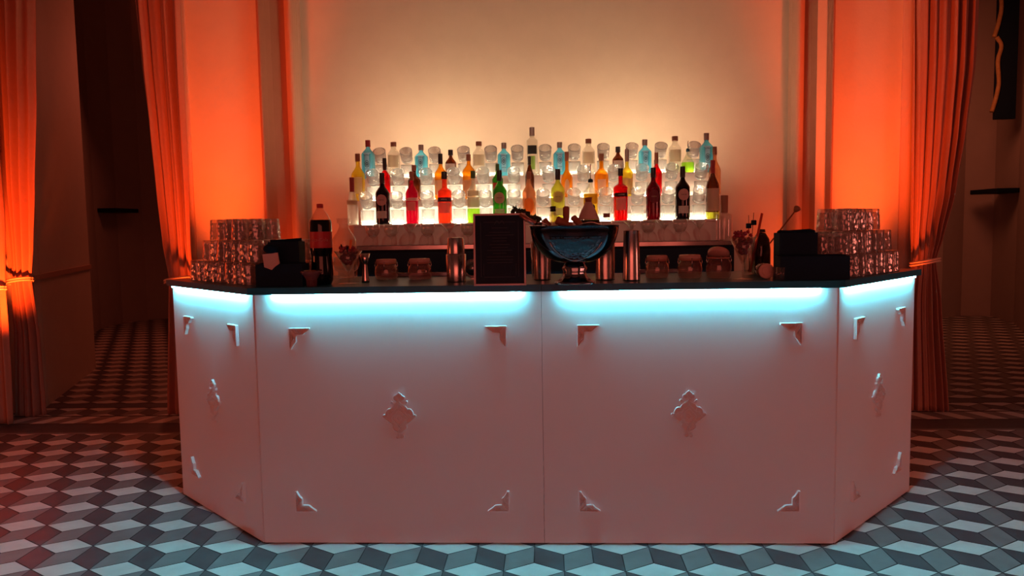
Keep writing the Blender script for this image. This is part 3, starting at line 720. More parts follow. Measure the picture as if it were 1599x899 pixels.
dR = Vector((math.cos(aR), math.sin(aR))); nR = Vector((-math.sin(aR), math.cos(aR)))
cR = atz(1323, 435, ZC).to_2d()
pyramid('right', cR, dR, nR, [(8, 4, 0, 0), (7, 4, .5, .3), (5, 2, 2.0, .8)])

# ================================================================ THINGS ON THE COUNTER
def put(px, py): p = atz(px, py, ZC); return p
def caddy(label, pa, pb, rz, wl, hl, wt, ht, tx):
    p = put(pa, pb); t = thing('bar_caddy', label, 'bar caddy', (p.x, p.y, ZC+.0006), rz, 'black bar caddies')
    def obx(w, d, h, cx, cy, nm):
        bm = bmx(); k = .004
        box(bm, cx-w/2, cx+w/2, cy-d/2, cy+d/2, 0, k); 
        box(bm, cx-w/2, cx+w/2, cy-d/2, cy-d/2+k, k, h, .001); box(bm, cx-w/2, cx+w/2, cy+d/2-k, cy+d/2, k, h, .001)
        box(bm, cx-w/2, cx-w/2+k, cy-d/2+k, cy+d/2-k, k, h, .001); box(bm, cx+w/2-k, cx+w/2, cy-d/2+k, cy+d/2-k, k, h, .001)
        obj(nm, bm, BLACK, t)
    obx(wl, .10, hl, 0, .052, 'tray'); obx(wt, .09, ht, tx, .150, 'tall_holder')
    n = thing('napkin_stack', 'black paper napkins standing in the '+label.replace('black plastic bar ', ''), 'napkins', (p.x, p.y, ZC+.006), rz)
    for k in range(9):
        bm = bmx(); y = .115+.008*k; hh = ht*random.uniform(.96, 1.035)
        R3 = Matrix.Rotation(random.uniform(-.03, .03), 3, 'Y')
        box(bm, tx-wt*.44, tx+wt*.44, y, y+.004, .0, hh)
        for v in bm.verts: v.co = v.co if v.co.z < .05 else v.co+Vector((.02*(v.co.x-tx), 0, .06*(v.co.x-tx)*math.sin(k*2)))
        obj('napkin', bm, NAPK, n)
    n2 = thing('napkin_stack', 'low black napkins in the front tray of the '+label.replace('black plastic bar ', ''), 'napkins', (p.x, p.y, ZC+.006), rz)
    for k in range(8):
        bm = bmx(); y = .008+.0105*k; box(bm, -wl*.46, wl*.46, y, y+.006, 0, hl*random.uniform(.93, 1.0)); obj('napkin', bm, NAPK, n2)
    return t, p
caddy('black plastic bar caddy beside the left tumbler stack', 436, 447.5, .0, .205, .096, .138, .190, -.012)
caddy('black plastic bar caddy beside the right tumbler stack', 1273, 437, .0, .285, .098, .160, .195, -.035)
# pale folded card with black top tucked in left caddy
p = put(426, 447.5)
t = thing('cloth_roll', 'pale folded bar cloth with black band sticking out of the left caddy', 'cloth', (p.x, p.y-.006, ZC+.075))
bm = bmx(); 
v = [(-.036, .085), (.030, .092), (.036, .045), (.014, .030), (.002, .018), (-.030, .03)]
prism(bm, [(a, b) for a, b in v], -.004, .004)
for q in bm.verts: q.co = Vector((q.co.x, q.co.z, q.co.y-.02))
obj('folded_cloth', bm, pm('pale_cloth', (.62, .42, .36), .9, noise=.1), t)
bm = bmx(); blob(bm, (0, .0, .088), .03, 1.1, .4, .75, 2); obj('black_band', bm, NAPK, t)

# cola bottle
D0 = lambda Y: (Y-CAM.y)/F
p = put(504, 444)
hcol = aty(504, 318, p.y).z-ZC; rC = 17*D0(p.y)
t = thing('cola_bottle', 'large plastic cola bottle with red cap and red label, on the left counter', 'bottle', (p.x, p.y, ZC+.0006))
COLA = bg('cola', (.02, .01, .01), .3, (.008, .008, .012)); PET = thinglass('clear_plastic', (.93, .88, .86), .06, (.9, .8, .75), refl=1.5)
prof = [(0, 0), (rC*.8, 0), (rC*.98, .02), (rC, .05), (rC*.93, .12*hcol/.35), (rC*.93, hcol*.36), (rC, hcol*.42), (rC, hcol*.77), (rC*.93, hcol*.80), (rC*.7, hcol*.86), (rC*.42, hcol*.92), (rC*.28, hcol*.945), (0, hcol*.946)]
bm = bmx(); lathe(bm, prof, 32, mats=[0]*8+[1]*4); 
obj('bottle_body', bm, [COLA, PET], t)
bm = bmx(); lathe(bm, [(0, hcol*.948), (rC*.30, hcol*.948), (rC*.30, hcol*.995), (0, hcol)], 24, flute=.03, nf=12); obj('cap', bm, pm('red_cap', (.45, .02, .02), .4), t)
REDL = pm('red_label', (.50, .03, .04), .45, noise=.1)
bm = bmx(); lathe(bm, [(rC*1.012, hcol*.455), (rC*1.012, hcol*.655)], 32); obj('label', bm, REDL, t)
text('lettering', 'Coca-Cola', .021, pm('dim_pink', (.62, .22, .20), .6), t, hcol*.555, R=rC*1.015+.001)

# berry cocktails
def cocktail(px, py, rimtop, wpx, label, picks):
    p = put(px, py); h = aty(px, rimtop, p.y).z-ZC; r = wpx/2*D0(p.y)
    t = thing('berry_cocktail', label, 'cocktail', (p.x, p.y, ZC+.0006))
    bm = bmx(); lathe(bm, [(0, h*.36), (.006, h*.36), (r, h), (r-.002, h), (.004, h*.39), (0, h*.39)], 32); obj('bowl', bm, THIN, t)
    bm = bmx(); lathe(bm, [(0, .006), (.004, .006), (.004, h*.358), (0, h*.358)], 12); obj('stem', bm, THIN, t)
    bm = bmx(); lathe(bm, [(0, 0), (r*.72, 0), (r*.7, .002), (.006, .0055), (0, .0055)], 28); obj('foot', bm, STEEL if False else THIN, t)
    BER = pm('berries', (.30, .03, .06), .35, noise=.4, nscale=60)
    bm = bmx()
    for k in range(70):
        a = random.uniform(0, 2*PI); zz = random.uniform(.62, 1.12); rr = (r*min(1, (zz-.36)/.64)-.010)*math.sqrt(random.random())*.95
        if zz > 1: rr *= .8
        blob(bm, (rr*math.cos(a), rr*math.sin(a), h*zz), random.uniform(.008, .011), n=1, rnd=.12)
    b = obj('berries', bm, BER, t); b['kind'] = 'stuff'
    for (dx, dz, m, rr) in picks:
        bm = bmx(); tube(bm, [(dx*.3, 0, h*.8), (dx, 0, h+dz)], rr); obj('garnish_stick', bm, m, t)
    return t
orm = pm('orange_straw', (.95, .25, .08), .4)
cocktail(545, 443, 392, 44, 'martini glass heaped with berries, on the left counter near the jigger', [(.016, .05, orm, .006), (-.03, .03, BLACK, .003), (-.002, .02, BLACK, .004)])
cocktail(1160, 436, 370, 42, 'martini glass heaped with berries, on the right counter', [(-.008, .03, BLACK, .003)])
# goblet dish behind left cocktail
def lathed(name, label, cat, px, py, prof, mat, n=28, part=None, flute=0, nf=12, sq=0, group=None, ret=False):
    p = put(px, py); bm = bmx(); lathe(bm, prof, n, flute=flute, nf=nf, sq=sq)
    o = obj(name, bm, mat, loc=(p.x, p.y, ZC+.0006)); return tag(o, label, cat, group)
lathed('glass_bowl', 'round clear glass bowl behind the left berry cocktail', 'bowl', 541, 436,
       [(0, 0), (.035, 0), (.04, .01), (.038, .035), (.058, .05), (.066, .075), (.06, .105), (.067, .108), (.064, .108), (.057, .104), (.062, .076), (.054, .053), (0, .04)], THIN)
lathed('small_dish', 'small low glass dish with purple rim in front of the cola bottle', 'dish', 487, 447,
       [(0, 0), (.022, 0), (.024, .03), (.036, .05), (.046, .058), (.046, .066), (.034, .068), (.022, .055), (.018, .03), (0, .02)], thinglass('purple_glass', (.75, .55, .62), .35, (.6, .3, .36), refl=1.5))
# jigger
p = put(571, 441); hj = aty(571, 396, p.y).z-ZC
bm = bmx(); lathe(bm, [(0, 0.0), (.018, 0), (.017, .01), (.009, hj*.60), (.008, hj*.64), (.012, hj*.70), (.024, hj), (.0225, hj), (.010, hj*.72), (0, hj*.68)], 28)
o = obj('jigger', bm, STEEL, loc=(p.x, p.y, ZC+.0006)); tag(o, 'steel hourglass jigger between the left cocktail and the preserving jars', 'jigger')
# preserving jars
JG = thinglass('jar_glass', (.85, .72, .70), .35, (.55, .30, .28), refl=1.6)
LIDM = pm('jar_lid_clay', (.62, .40, .36), .5, noise=.15)
def jar(px, py, wpx, top, label, open_=False, content=None):
    p = put(px, py); h = aty(px, top, p.y).z-ZC; r = wpx/2*D0(p.y)
    t = thing('preserving_jar', label, 'jar', (p.x, p.y, ZC+.0006), 0, 'preserving jars on the counter')
    bm = bmx(); lathe(bm, [(0, 0), (r*.85, 0), (r*.95, .008), (r, h*.25), (r, h*.45), (r*.93, h*.62), (r*.82, h*.70), (r*.84, h*.74), (0, h*.745)], 32); obj('jar_body', bm, JG, t)
    bm = bmx(); lathe(bm, [(r*.86, h*.745), (r*.90, h*.755), (r*.90, h*.785), (r*.86, h*.795)], 32); obj('seal_ring', bm, pm('rubber_ring', (.55, .25, .18), .6), t)
    lp = [(0, 0), (r*.86, 0), (r*.88, .004), (r*.88, h*.14), (r*.82, h*.18), (0, h*.19)]
    bm = bmx(); lathe(bm, lp, 32)
    if open_: obj('lid', bm, LIDM, t, loc=(r*.1, .03, h*.84), rot=(math.radians(-30), math.radians(14), 0))
    else: obj('lid', bm, LIDM, t, loc=(0, 0, h*.80))
    bm = bmx()
    for s in (-1, 1):
        tube(bm, [(s*r*.95, -.004, h*.50), (s*r*1.0, -.006, h*.68), (s*r*.93, 0, h*.86)], .0018, 6)
    tube(bm, [(0, -r*.97, h*.45), (0, -r*1.05, h*.7), (0, -r*.92, h*.86)], .0018, 6); obj('wire_clip', bm, STEEL, t)
jar(604, 436, 36, 404, 'squat lidded preserving jar right of the jigger')
jar(656, 436, 37, 403, 'squat lidded preserving jar left of the cocktail shaker')
jar(1026, 434, 36, 398, 'squat lidded preserving jar right of the tall steel tin')
jar(1077, 434, 37, 397, 'squat lidded preserving jar left of the open jar')
jar(1122, 434, 38, 393, 'preserving jar with its lid tilted open, left of right cocktail', True)
# spice trays behind jars
for (a, b, lb) in ((600, 735, 'low dark steel tray behind the left jars'), (1000, 1100, 'low dark steel tray behind the right jars')):
    A, B = put(a, 431), put(b, 431); bm = bmx(); Yt = .50
    xa, xb = A.x, B.x
    box(bm, xa, xb, .575, .60, ZC+.0005, ZC+.02, .002); box(bm, xa, xb, .60, .64, ZC+.0005, ZC+.006, .001)
    tag(obj('bar_tray', bm, DSTEEL), lb, 'tray')
# shakers
def shaker(px, py, top, wb, wt, label, glass=False, group='steel shaker tins'):
    p = put(px, py); h = aty(px, top, p.y).z-ZC; rb, rt = wb/2*D0(p.y), wt/2*D0(p.y)
    t = thing('cocktail_shaker' if glass else 'shaker_tin', label, 'shaker', (p.x, p.y, ZC+.0006), 0, group)
    hh = h*.62 if glass else h
    if glass:
        bm = bmx(); lathe(bm, [(0, 0), (rb*.98, 0), (rb, .004), (rb*1.05, hh), (rb*1.0, hh+.002), (rb*.96, hh*.98), (rb*.9, .01), (0, .01)], 32); obj('tin', bm, STEEL, t)
        bm = bmx(); lathe(bm, [(0, hh*.99), (rb*.93, hh*.99), (rb*.95, hh*1.04), (rt*1.0, h-.003), (rt*.95, h), (0, h)], 32); obj('top_tin', bm, STEEL, t)
    else:
        bm = bmx(); lathe(bm, [(0, 0), (rb, 0), (rb, .006), (rb*1.0+(rt-rb)*.5, h*.5), (rt, h-.003), (rt*1.04, h), (rt*.97, h), (rt*.92, h*.9), (0, h*.5)], 32); obj('tin_body', bm, STEEL, t)
        bm = bmx(); tube(bm, [(rt*1.03*math.cos(a*PI/16), rt*1.03*math.sin(a*PI/16), h-.001) for a in range(33)], .0016, 6); obj('rolled_rim', bm, STEEL, t)
    return t
shaker(713, 440, 371, 30, 25, 'two-part steel cocktail shaker left of the framed menu board', True)
shaker(986, 438, 360, 27, 24, 'tall steel shaker tin right of the steel bowl', )
shaker(847, 437, 372, 26, 30, 'steel shaker tin partly hidden behind left side of the steel bowl')
shaker(945, 437, 372, 30, 30, 'steel shaker tin partly hidden behind right side of the steel bowl')
# spring strainer
p = put(736, 438); t = thing('spring_strainer', 'coiled spring strainer leaning between shaker and menu board', 'strainer', (p.x, p.y+.05, ZC+.001))
bm = bmx(); pts = []
for k in range(200):
    a = k/200; ang = a*PI*1.5+PI*.25
    R_ = .036; c = Vector((R_*math.cos(ang), 0, .05+R_*math.sin(ang)*1.0)); q = k*.9
    pts.append(c+Vector((math.cos(ang)*math.cos(q), math.sin(q), math.sin(ang)*math.cos(q)))*.007)
tube(bm, pts, .0013, 5); obj('spring', bm, STEEL, t)
bm = bmx(); lathe(bm, [(0, 0), (.032, 0), (.032, .002), (0, .002)], 24)
for v in bm.verts: v.co = Vector((v.co.x, v.co.z+.008, v.co.y+.05))
obj('plate', bm, DSTEEL, t)
bm = bmx(); box(bm, -.01, .01, .010, .014, .0, .03, .001); obj('handle', bm, STEEL, t)

# menu board in frame
p = put(781, 446); ht = aty(781, 333, p.y).z-ZC
wl = 82*D0(p.y); t = thing('menu_board', 'dark framed menu board standing on the counter centre', 'menu board', (p.x, p.y, ZC+.0006))
FRM = pm('frame_pewter', (.42, .32, .33), .4, .3, noise=.1); BRD = pm('chalk_board', (.018, .026, .040), .8, noise=.3, nscale=25, spec=.15); CHK = pm('faint_chalk', (.075, .065, .075), .8)
lean = math.radians(-4)
def tilt(o): o.rotation_euler = (lean, 0, 0); return o
bm = bmx(); box(bm, -wl/2+.006, wl/2-.006, .002, .008, .006, ht-.006); tilt(obj('board', bm, BRD, t))
bm = bmx(); 
box(bm, -wl/2, wl/2, -.004, .012, 0, .008, .001); box(bm, -wl/2, wl/2, -.004, .012, ht-.008, ht, .001)
box(bm, -wl/2, -wl/2+.008, -.004, .012, .0085, ht-.0085, .001); box(bm, wl/2-.008, wl/2, -.004, .012, .0085, ht-.0085, .001)
tilt(obj('frame', bm, FRM, t))
bm = bmx()
def ln(x0, x1, z): strip(bm, [(x0, z), (x1, z)], .0015, .0008, .0016)
for z in [.80, .74, .70, .66, .62, .57, .53, .49, .45, .40, .36, .32]: 
    k = random.uniform(.25, .55); ln(-wl*.5*k, wl*.5*k, ht*z)
for s in (-1, 1):
    strip(bm, [(s*wl*.36, ht*.12), (s*wl*.36, ht*.88)], .0015, .0008, .0016); strip(bm, [(s*wl*.31, ht*.15), (s*wl*.31, ht*.30)], .001, .0008, .0016)
ln(-wl*.3, wl*.3, ht*.88); ln(-wl*.3, wl*.3, ht*.12)
strip(bm, [tuple(v) for v in smoothpath([(-.02, ht*.85), (-.01, ht*.90), (0, ht*.86), (.01, ht*.90), (.02, ht*.85)])], .0015, .0008, .0016)
tilt(obj('faint_writing', bm, CHK, t))
bm = bmx(); box(bm, -.03, .03, .0, .003, 0, ht*.7)
o = obj('easel_leg', bm, BRD, t, loc=(0, .072, 0), rot=(math.radians(14.5), 0, 0))

# steel punch bowl on a foot
p = put(899, 446); zr = aty(899, 353, p.y).z-ZC; R = 71*D0(p.y); zb0 = aty(899, 412, p.y).z-ZC
m, nt, o_ = _new('hammered_dark_steel'); N = nt.nodes.new; L = nt.links.new
b = N('ShaderNodeBsdfPrincipled'); b.inputs['Base Color'].default_value = (.10, .14, .18, 1); b.inputs['Metallic'].default_value = 1; b.inputs['Roughness'].default_value = .14
tc = N('ShaderNodeTexCoord'); v = N('ShaderNodeTexVoronoi'); v.inputs['Scale'].default_value = 75; L(tc.outputs['Object'], v.inputs['Vector'])
bp = N('ShaderNodeBump'); bp.inputs['Strength'].default_value = .8; bp.inputs['Distance'].default_value = .004; L(v.outputs[0], bp.inputs['Height']); L(bp.outputs[0], b.inputs['Normal']); L(b.outputs[0], o_.inputs[0])
HAM = m
SMO = pm('smooth_dark_steel', (.07, .09, .12), .10, 1, noise=.05)
t = thing('punch_bowl', 'large dark steel punch bowl on a foot, centre right of the counter', 'punch bowl', (p.x, p.y+.10, ZC+.0006))
bm = bmx(); P = []
for k in range(15):
    a = PI/2*k/14; P.append((.02+(R-.02)*math.sin(a)**.8 if k else .03, zr-(zr-zb0)*math.cos(a)**1.1))
P.append((R*1.02, zr)); P.append((R*1.02, zr+.003)); P.append((R*.985, zr+.002))
for k in range(13, -1, -1):
    a = PI/2*k/14; P.append(((.02+(R-.02)*math.sin(a)**.8 if k else 0)*.97, zr-(zr-zb0-.006)*math.cos(a)**1.1))
lathe(bm, P, 64); obj('bowl', bm, SMO, t)
# hammered medallion on the near side: a shallow lens following the bowl
bm = bmx(); g = []
for i in range(13):
    for_row = []
    for j in range(33):
        phi = -.64+1.28*j/32; tt = i/12
        amax = math.cos(phi/.64*PI/2*.97)
        a = PI/2*(.80-.55*max(0, amax)**.55*tt)
        rr = (.02+(R-.02)*math.sin(a)**.8)*1.012+.001; zz = zr-(zr-zb0)*math.cos(a)**1.1
        for_row.append(bm.verts.new((rr*math.sin(phi), -rr*math.cos(phi), zz)))
    g.append(for_row)
for i in range(12):
    for j in range(32):
        f = bm.faces.new((g[i][j], g[i][j+1], g[i+1][j+1], g[i+1][j])); f.smooth = True
obj('hammered_band', bm, HAM, t)
bm = bmx(); edge = []
for j in range(33):
    phi = -.64+1.28*j/32; amax = math.cos(phi/.64*PI/2*.97); a = PI/2*(.80-.55*max(0, amax)**.55)
    rr = (.02+(R-.02)*math.sin(a)**.8)*1.014+.002; edge.append((rr*math.sin(phi), -rr*math.cos(phi), zr-(zr-zb0)*math.cos(a)**1.1))
tube(bm, edge, .0022, 6); obj('polished_edge', bm, STEEL, t)
bm = bmx(); rf = 32*D0(p.y)
lathe(bm, [(0, 0), (rf, 0), (rf*1.0, .008), (rf*.8, .016), (rf*.62, .03), (rf*.55, .05), (rf*.62, .065), (rf*.45, zb0-.001), (0, zb0-.001)], 40, flute=.03, nf=10); obj('foot', bm, DSTEEL, t)
BX, BYc = p.x, p.y+.10
zR = ZC+zr
# things standing in the bowl
def inbowl(px, dy=0): return aty(px, 352, BYc+dy).x
# ice filling keeps them up
ICE = thinglass('crushed_ice', (.8, .75, .75), .6, (.35, .28, .28), bump=.6, bscale=60)
bm = bmx(); lathe(bm, [(0, 0), (R*.5, 0), (R*.86, .05), (R*.88, .055), (R*.4, .066), (0, .068)], 40)
for v in bm.verts: v.co.z += random.uniform(-.004, .004)
o = obj('crushed_ice', bm, ICE, loc=(BX, BYc, zR-.075)); tag(o, 'bed of crushed ice filling the steel punch bowl', 'ice', kind='stuff')
def decant():
    x = inbowl(920); h = aty(920, 308, BYc+.04).z-zR
    t = thing('carafe', 'white cone-shaped carafe with brown stopper and black base, standing in the steel bowl', 'carafe', (x, BYc+.04, zR-.014)); h += .014
    bm = bmx(); lathe(bm, [(0, h*.30), (.046, h*.30), (.040, h*.42), (.020, h*.75), (.013, h*.86), (0, h*.86)], 28); obj('carafe_body', bm, pm('frosted_white', (.62, .55, .48), .5), t)
    bm = bmx(); lathe(bm, [(0, 0), (.046, 0), (.048, h*.295), (0, h*.295)], 28); obj('base', bm, capB, t)
    bm = bmx(); lathe(bm, [(0, h*.862), (.013, h*.862), (.016, h), (0, h)], 16); obj('stopper', bm, capBr, t)
decant()
t = thing('small_bottle', 'small clear bottle with black cap standing in the bowl left of the tongs', 'bottle', (inbowl(864), BYc+.04, zR-.014))
bm = bmx(); lathe(bm, [(0, 0), (.015, 0), (.016, .06), (.010, .075), (0, .076)], 20); obj('bottle_body', bm, YEL and thinglass('pale_yellow_glass', (.95, .9, .7), .3), t)
bm = bmx(); lathe(bm, [(0, .0765), (.012, .0765), (.012, .098), (0, .098)], 20); obj('cap', bm, capB, t)
t = thing('small_bottle', 'small clear bottle with brown cork at the right side of the steel bowl', 'bottle', (inbowl(948), BYc+.02, zR-.016))
bm = bmx(); lathe(bm, [(0, 0), (.022, 0), (.022, .03), (.010, .048), (0, .049)], 20); obj('bottle_body', bm, CLR, t)
bm = bmx(); lathe(bm, [(0, .0495), (.014, .0495), (.014, .067), (0, .067)], 20); obj('cork', bm, WOOD, t)
def stick(name, label, cat, a, b, r0, r1, mat):
    a, b = Vector(a), Vector(b); bm = bmx(); n = 12
    pts = [a+(b-a)*k/n-a for k in range(n+1)]; rs = [r0+(r1-r0)*min(1, k/n) for k in range(n+1)]; rs[-1] *= .6; rs[0] *= .7
    tube(bm, pts, r0, 12, rs=rs); o = obj(name, bm, mat, loc=a); return tag(o, label, cat)
def bp_(px, py, dy=0): q = aty(px, py, BYc+dy); return (q.x, q.y, q.z)
stick('wooden_muddler', 'upright brown wooden muddler handle in the steel bowl', 'muddler', bp_(884, 356, .0), bp_(884, 322, .01), .012, .014, WOOD)
stick('wooden_scoop', 'thick brown wooden scoop handle lying across left side of the bowl', 'scoop', bp_(894, 354, -.05), bp_(868, 343, -.05), .013, .019, WOOD)
stick('wooden_scoop', 'shorter brown wooden scoop handle lying in the middle of the bowl', 'scoop', bp_(907, 352, -.04), bp_(894, 338, -.03), .014, .013, WOOD)
stick('wooden_scoop', 'small brown wooden handle end near the mint sprigs in the bowl', 'scoop', bp_(858, 353, .0), bp_(849, 342, .0), .012, .012, WOOD)
t = thing('ice_tongs', 'curved steel ice tongs lying over the right rim of the bowl', 'tongs', bp_(925, 352, -.06))
bm = bmx(); q0 = Vector(bp_(925, 352, -.06))
for dz in (0, .006):
    tube(bm, [Vector(v)-q0+Vector((0, dz, 0)) for v in [tuple(w) for w in smoothpath([bp_(903, 352, -.06), bp_(915, 348, -.07), bp_(926, 347, -.07), bp_(938, 351, -.07)])]], .0028, 6)
obj('arms', bm, STEEL, t)
# chrome server handle / wooden lid leaning to the menu board
A = bp_(815, 336, -.02); 
t = thing('bar_scoop', 'flat copper-toned scoop leaning from the menu board onto the bowl rim', 'scoop', A)
bm = bmx(); q0 = Vector(A); P = [Vector(bp_(*k)) for k in ((813, 335, -.06), (826, 344, -.08), (836, 349, -.08), (846, 347, -.09), (858, 354, -.09))]
tube(bm, [v-q0 for v in P[:2]+[P[2]]], .010, 8); obj('blade', bm, pm('copper_tone', (.50, .25, .22), .3, .8), t)
bm = bmx(); tube(bm, [v-q0 for v in P[2:]], .0035, 8); obj('handle', bm, STEEL, t)
# mint
MINT = pm('mint_leaf', (.03, .055, .015), .6, noise=.4, nscale=40)
t = thing('mint_bunch', 'dark bunch of mint leaves between menu board and steel bowl', 'herbs', bp_(838, 340, .02))
q0 = Vector(t.location); bm = bmx()
for k in range(75):
    c = Vector(bp_(random.uniform(800, 848), 0, 0)); f_ = (c.x-bp_(800, 0, 0)[0])/(bp_(848, 0, 0)[0]-bp_(800, 0, 0)[0])
    py = 318+f_*20+random.uniform(3, 16); px = 800+48*f_
    c = Vector(bp_(px, py, random.uniform(.02, .09)))-q0
    d = Vector((random.uniform(-1, 1), random.uniform(-.6, .6), random.uniform(-.1, 1))).normalized(); s = d.cross(Vector((random.random(), random.random(), random.random()))).normalized(); nn = d.cross(s)
    L_, W_ = .024, .009
    v = [bm.verts.new(c+q) for q in (-d*L_*.5, s*W_-d*L_*.05+nn*.002, d*L_*.6, -s*W_-d*L_*.05+nn*.002, nn*-.002)]
    for a_, b_ in ((0, 1), (1, 2), (2, 3), (3, 0)): bm.faces.new((v[a_], v[b_], v[4]))
for k in range(5):
    tube(bm, [Vector(bp_(802+k*9, 326+k*3, .02))-q0, Vector(bp_(846, 352, .02))-q0], .0018, 5)
obj('leaves', bm, MINT, t, fixn=False)
bm = bmx(); lathe(bm, [(0, 0), (.022, 0), (.027, .17), (.025, .17), (.02, .008), (0, .008)], 24)
p = put(838, 434); tag(obj('herb_glass', bm, THIN, loc=(p.x, p.y, ZC+.0006)), 'tall glass holding the mint, behind the left side of the bowl', 'glass')

# right group: dark bottle, picks, muddler, small jars
p = put(1188, 427); hb = aty(1188, 358, p.y).z-ZC
t = thing('dark_bottle', 'short dark round-shouldered bottle behind the right berry cocktail', 'bottle', (p.x, p.y, ZC+.0006)); rB = 14*D0(p.y)
bm = bmx(); lathe(bm, [(0, 0), (rB*.9, 0), (rB, .01), (rB, hb*.55), (rB*.85, hb*.78), (rB*.45, hb*.92), (0, hb*.93)], 28); obj('bottle_body', bm, bg('dark_olive', (.12, .10, .05), .4, (.05, .045, .03)), t)
bm = bmx(); lathe(bm, [(0, hb*.932), (rB*.45, hb*.932), (rB*.4, hb), (0, hb)], 20); obj('cap', bm, capB, t)
p = put(1170, 428); t = thing('stirrer_glass', 'glass of black-headed stirrers and a red straw, behind right berry cocktail', 'glass', (p.x, p.y, ZC+.0006))
bm = bmx(); lathe(bm, [(0, 0), (.024, 0), (.029, .15), (.027, .15), (.022, .008), (0, .008)], 24); obj('tumbler_body', bm, THIN, t)
for (px, top, hd) in ((1169, 336, 352), (1177, 332, 347)):
    q = aty(px, top, p.y); b0 = Vector((0.0, 0, .01)); bt = Vector((q.x-p.x, 0, q.z-ZC)); bm = bmx(); tube(bm, [b0, bt], .0018, 6); s = obj('stirrer', bm, STEEL, t)
    hz = aty(px, hd, p.y); c = Vector((hz.x-p.x, 0, hz.z-ZC)); bm = bmx(); box(bm, c.x-.011, c.x+.011, -.011, .011, c.z-.014, c.z+.010, .004); obj('stirrer_head', bm, BLACK, s)
q = aty(1190, 333, p.y); bm = bmx(); tube(bm, [(.004, 0, .01), (q.x-p.x, .0, q.z-ZC)], .006, 8); obj('straw', bm, pm('red_straw', (.65, .10, .06), .4), t)
A = atz(1168, 424.5, ZC); top = aty(1246, 323, A.y)
t = thing('long_muddler', 'long thin dark muddler with round knob, leaning right behind the dark bottle', 'muddler', (A.x, A.y, ZC+.0035))
A_ = Vector((0, 0, 0)); Bv = Vector((top.x-A.x, 0, top.z-ZC-.006)); bm = bmx(); tube(bm, [A_+Bv*.0, Bv*.5, Bv*.94], .0035, 8); obj('shaft', bm, WOOD, t)
bm = bmx(); d = Bv.normalized(); tube(bm, [Bv*.935, Bv*.955, Bv*.98, Bv*1.0, Bv*1.015], .01, 12, rs=[.007, .012, .017, .016, .007]); obj('knob', bm, capBr, t)
p = put(1196, 436); t = thing('fallen_jar', 'small jar on its side showing its pale round lid, on the right counter', 'jar', (p.x, p.y, ZC+.036))
bm = bmx(); lathe(bm, [(0, 0), (.030, 0), (.031, .06), (.025, .068), (0, .068)], 28, z0=.0)
for v in bm.verts: v.co = Vector((v.co.x, v.co.z, v.co.y))
obj('jar_body', bm, JG, t)
bm = bmx(); lathe(bm, [(0, -.010), (.028, -.010), (.0325, -.007), (.0325, -.001), (0, -.0005)], 28)
lathe(bm, [(.018, -.011), (.020, -.0125), (.022, -.011)], 28)
for v in bm.verts: v.co = Vector((v.co.x, v.co.z, v.co.y))
obj('lid', bm, pm('pale_lid', (.75, .52, .45), .5, noise=.1), t)
for px, py, lb in ((1212, 437, 'small empty shot glass right of the fallen jar'), (1224, 438, 'small empty shot glass touching the right caddy')):
    lathed('shot_glass', lb, 'glass', px-(0 if px < 1220 else 5), py, [(0, 0), (.014, 0), (.018, .055), (.0165, .055), (.0125, .01), (0, .01)], THIN, group='shot glasses at the right')
lathed('tall_glass', 'tall clear glass standing left of the right caddy', 'glass', 1219, 430, [(0, 0), (.022, 0), (.030, .17), (.0285, .17), (.020, .012), (0, .012)], CUT, flute=.03, nf=9)
A, B = put(1190, 431), put(1228, 431)

# ================================================================ LIGHT
def area(name, loc, tgt, size, sy, col, power, spread=PI):
    l = bpy.data.lights.new(name, 'AREA'); l.shape = 'RECTANGLE'; l.size = size; l.size_y = sy; l.color = col; l.energy = power; l.spread = spread
    o = bpy.data.objects.new(name, l); C.objects.link(o); o.location = loc
    o.rotation_euler = (Vector(tgt)-Vector(loc)).to_track_quat('-Z', 'Y').to_euler(); return o
def spot(name, loc, tgt, col, power, ang, blend=.6, rad=.05):
    l = bpy.data.lights.new(name, 'SPOT'); l.color = col; l.energy = power; l.spot_size = math.radians(ang); l.spot_blend = blend; l.shadow_soft_size = rad
    o = bpy.data.objects.new(name, l); C.objects.link(o); o.location = loc
    o.rotation_euler = (Vector(tgt)-Vector(loc)).to_track_quat('-Z', 'Y').to_euler(); return o
ORG = (1.0, .085, .008)
def setE(m, s): m.node_tree.nodes['Emission'].inputs[1].default_value = s
setE(LED, 200); setE(PUCK, 110); setE(PAN_L, 1.6); setE(BACKL, 165)
pxm = (xs['pl']+xs['pr'])/2; rxm = (xs['rp0']+xs['rp1'])/2
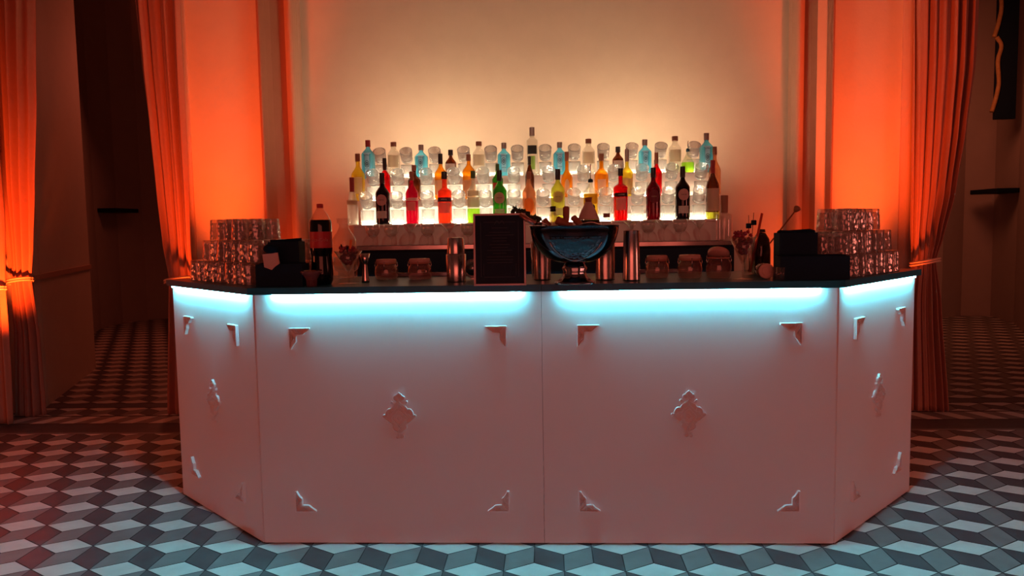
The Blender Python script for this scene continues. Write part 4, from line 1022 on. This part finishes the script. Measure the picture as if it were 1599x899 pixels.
spot('uplight_left', (pxm, 1.9, .12), (pxm+.03, 2.5, 3.3), ORG, 760, 40, 1)
spot('uplight_right', (rxm, 1.9, .12), (rxm-.03, 2.5, 3.3), ORG, 760, 40, 1)
spot('uplight_far_left', (-3.5, 1.6, .45), (-4.02, 2.3, 1.55), ORG, 420, 60, 1)
for sx_, a_, b_ in (('left', xs['b1'], xs['s1']), ('right', xs['rs0'], xs['rb'])):
    spot('corner_fill_'+sx_, ((a_+b_)/2, 2.30, .1), ((a_+b_)/2, 2.62, 3.0), ORG, 200, 56, 1, .02)  # extra unseen spots added to turn the niche strips orange
area('side_fill_left', (-4.6, -.6, 1.2), (-1.6, .8, .4), .8, .8, (1, .14, .05), 13)  # unseen fill added to redden the left wing
area('side_fill_right', (4.4, -1.0, 1.4), (1.7, .6, .5), .8, .8, (1, .24, .17), 16)  # unseen fill added to redden the right wing
spot('shelf_fill', (0, -1.2, 4.1), (0, 1.7, 1.5), (1.0, .62, .42), 70, 42, .8)  # unseen spot added to brighten the bottle labels
area('room_red_wash', (0, -6.2, 1.9), (0, 0, .9), 4.5, 2.4, (1.0, .17, .11), 62)
area('far_room_fill', (4.6, 5.6, 3.4), (6.0, 7.0, 1.2), .8, .8, (1.0, .22, .10), 16)  # unseen fill added to lift the right far room
area('far_room_fill_left', (-4.2, 6.6, 3.4), (-4.6, 4.0, 1.2), .8, .8, (1.0, .16, .08), 18)  # unseen red fill added to lift the dark left room
wd = bpy.data.worlds.new('world'); bpy.context.scene.world = wd; wd.use_nodes = True
wd.node_tree.nodes['Background'].inputs[0].default_value = (.05, .012, .008, 1); wd.node_tree.nodes['Background'].inputs[1].default_value = 1.5
sc = bpy.context.scene
sc.view_settings.view_transform = 'Standard'; sc.view_settings.look = 'None'; sc.view_settings.exposure = 0; sc.view_settings.gamma = 1
sc.view_settings.use_curve_mapping = False
sc.cycles.use_denoising = True; sc.cycles.transparent_max_bounces = 24; sc.cycles.sample_clamp_indirect = 6
sc.cycles.caustics_reflective = False
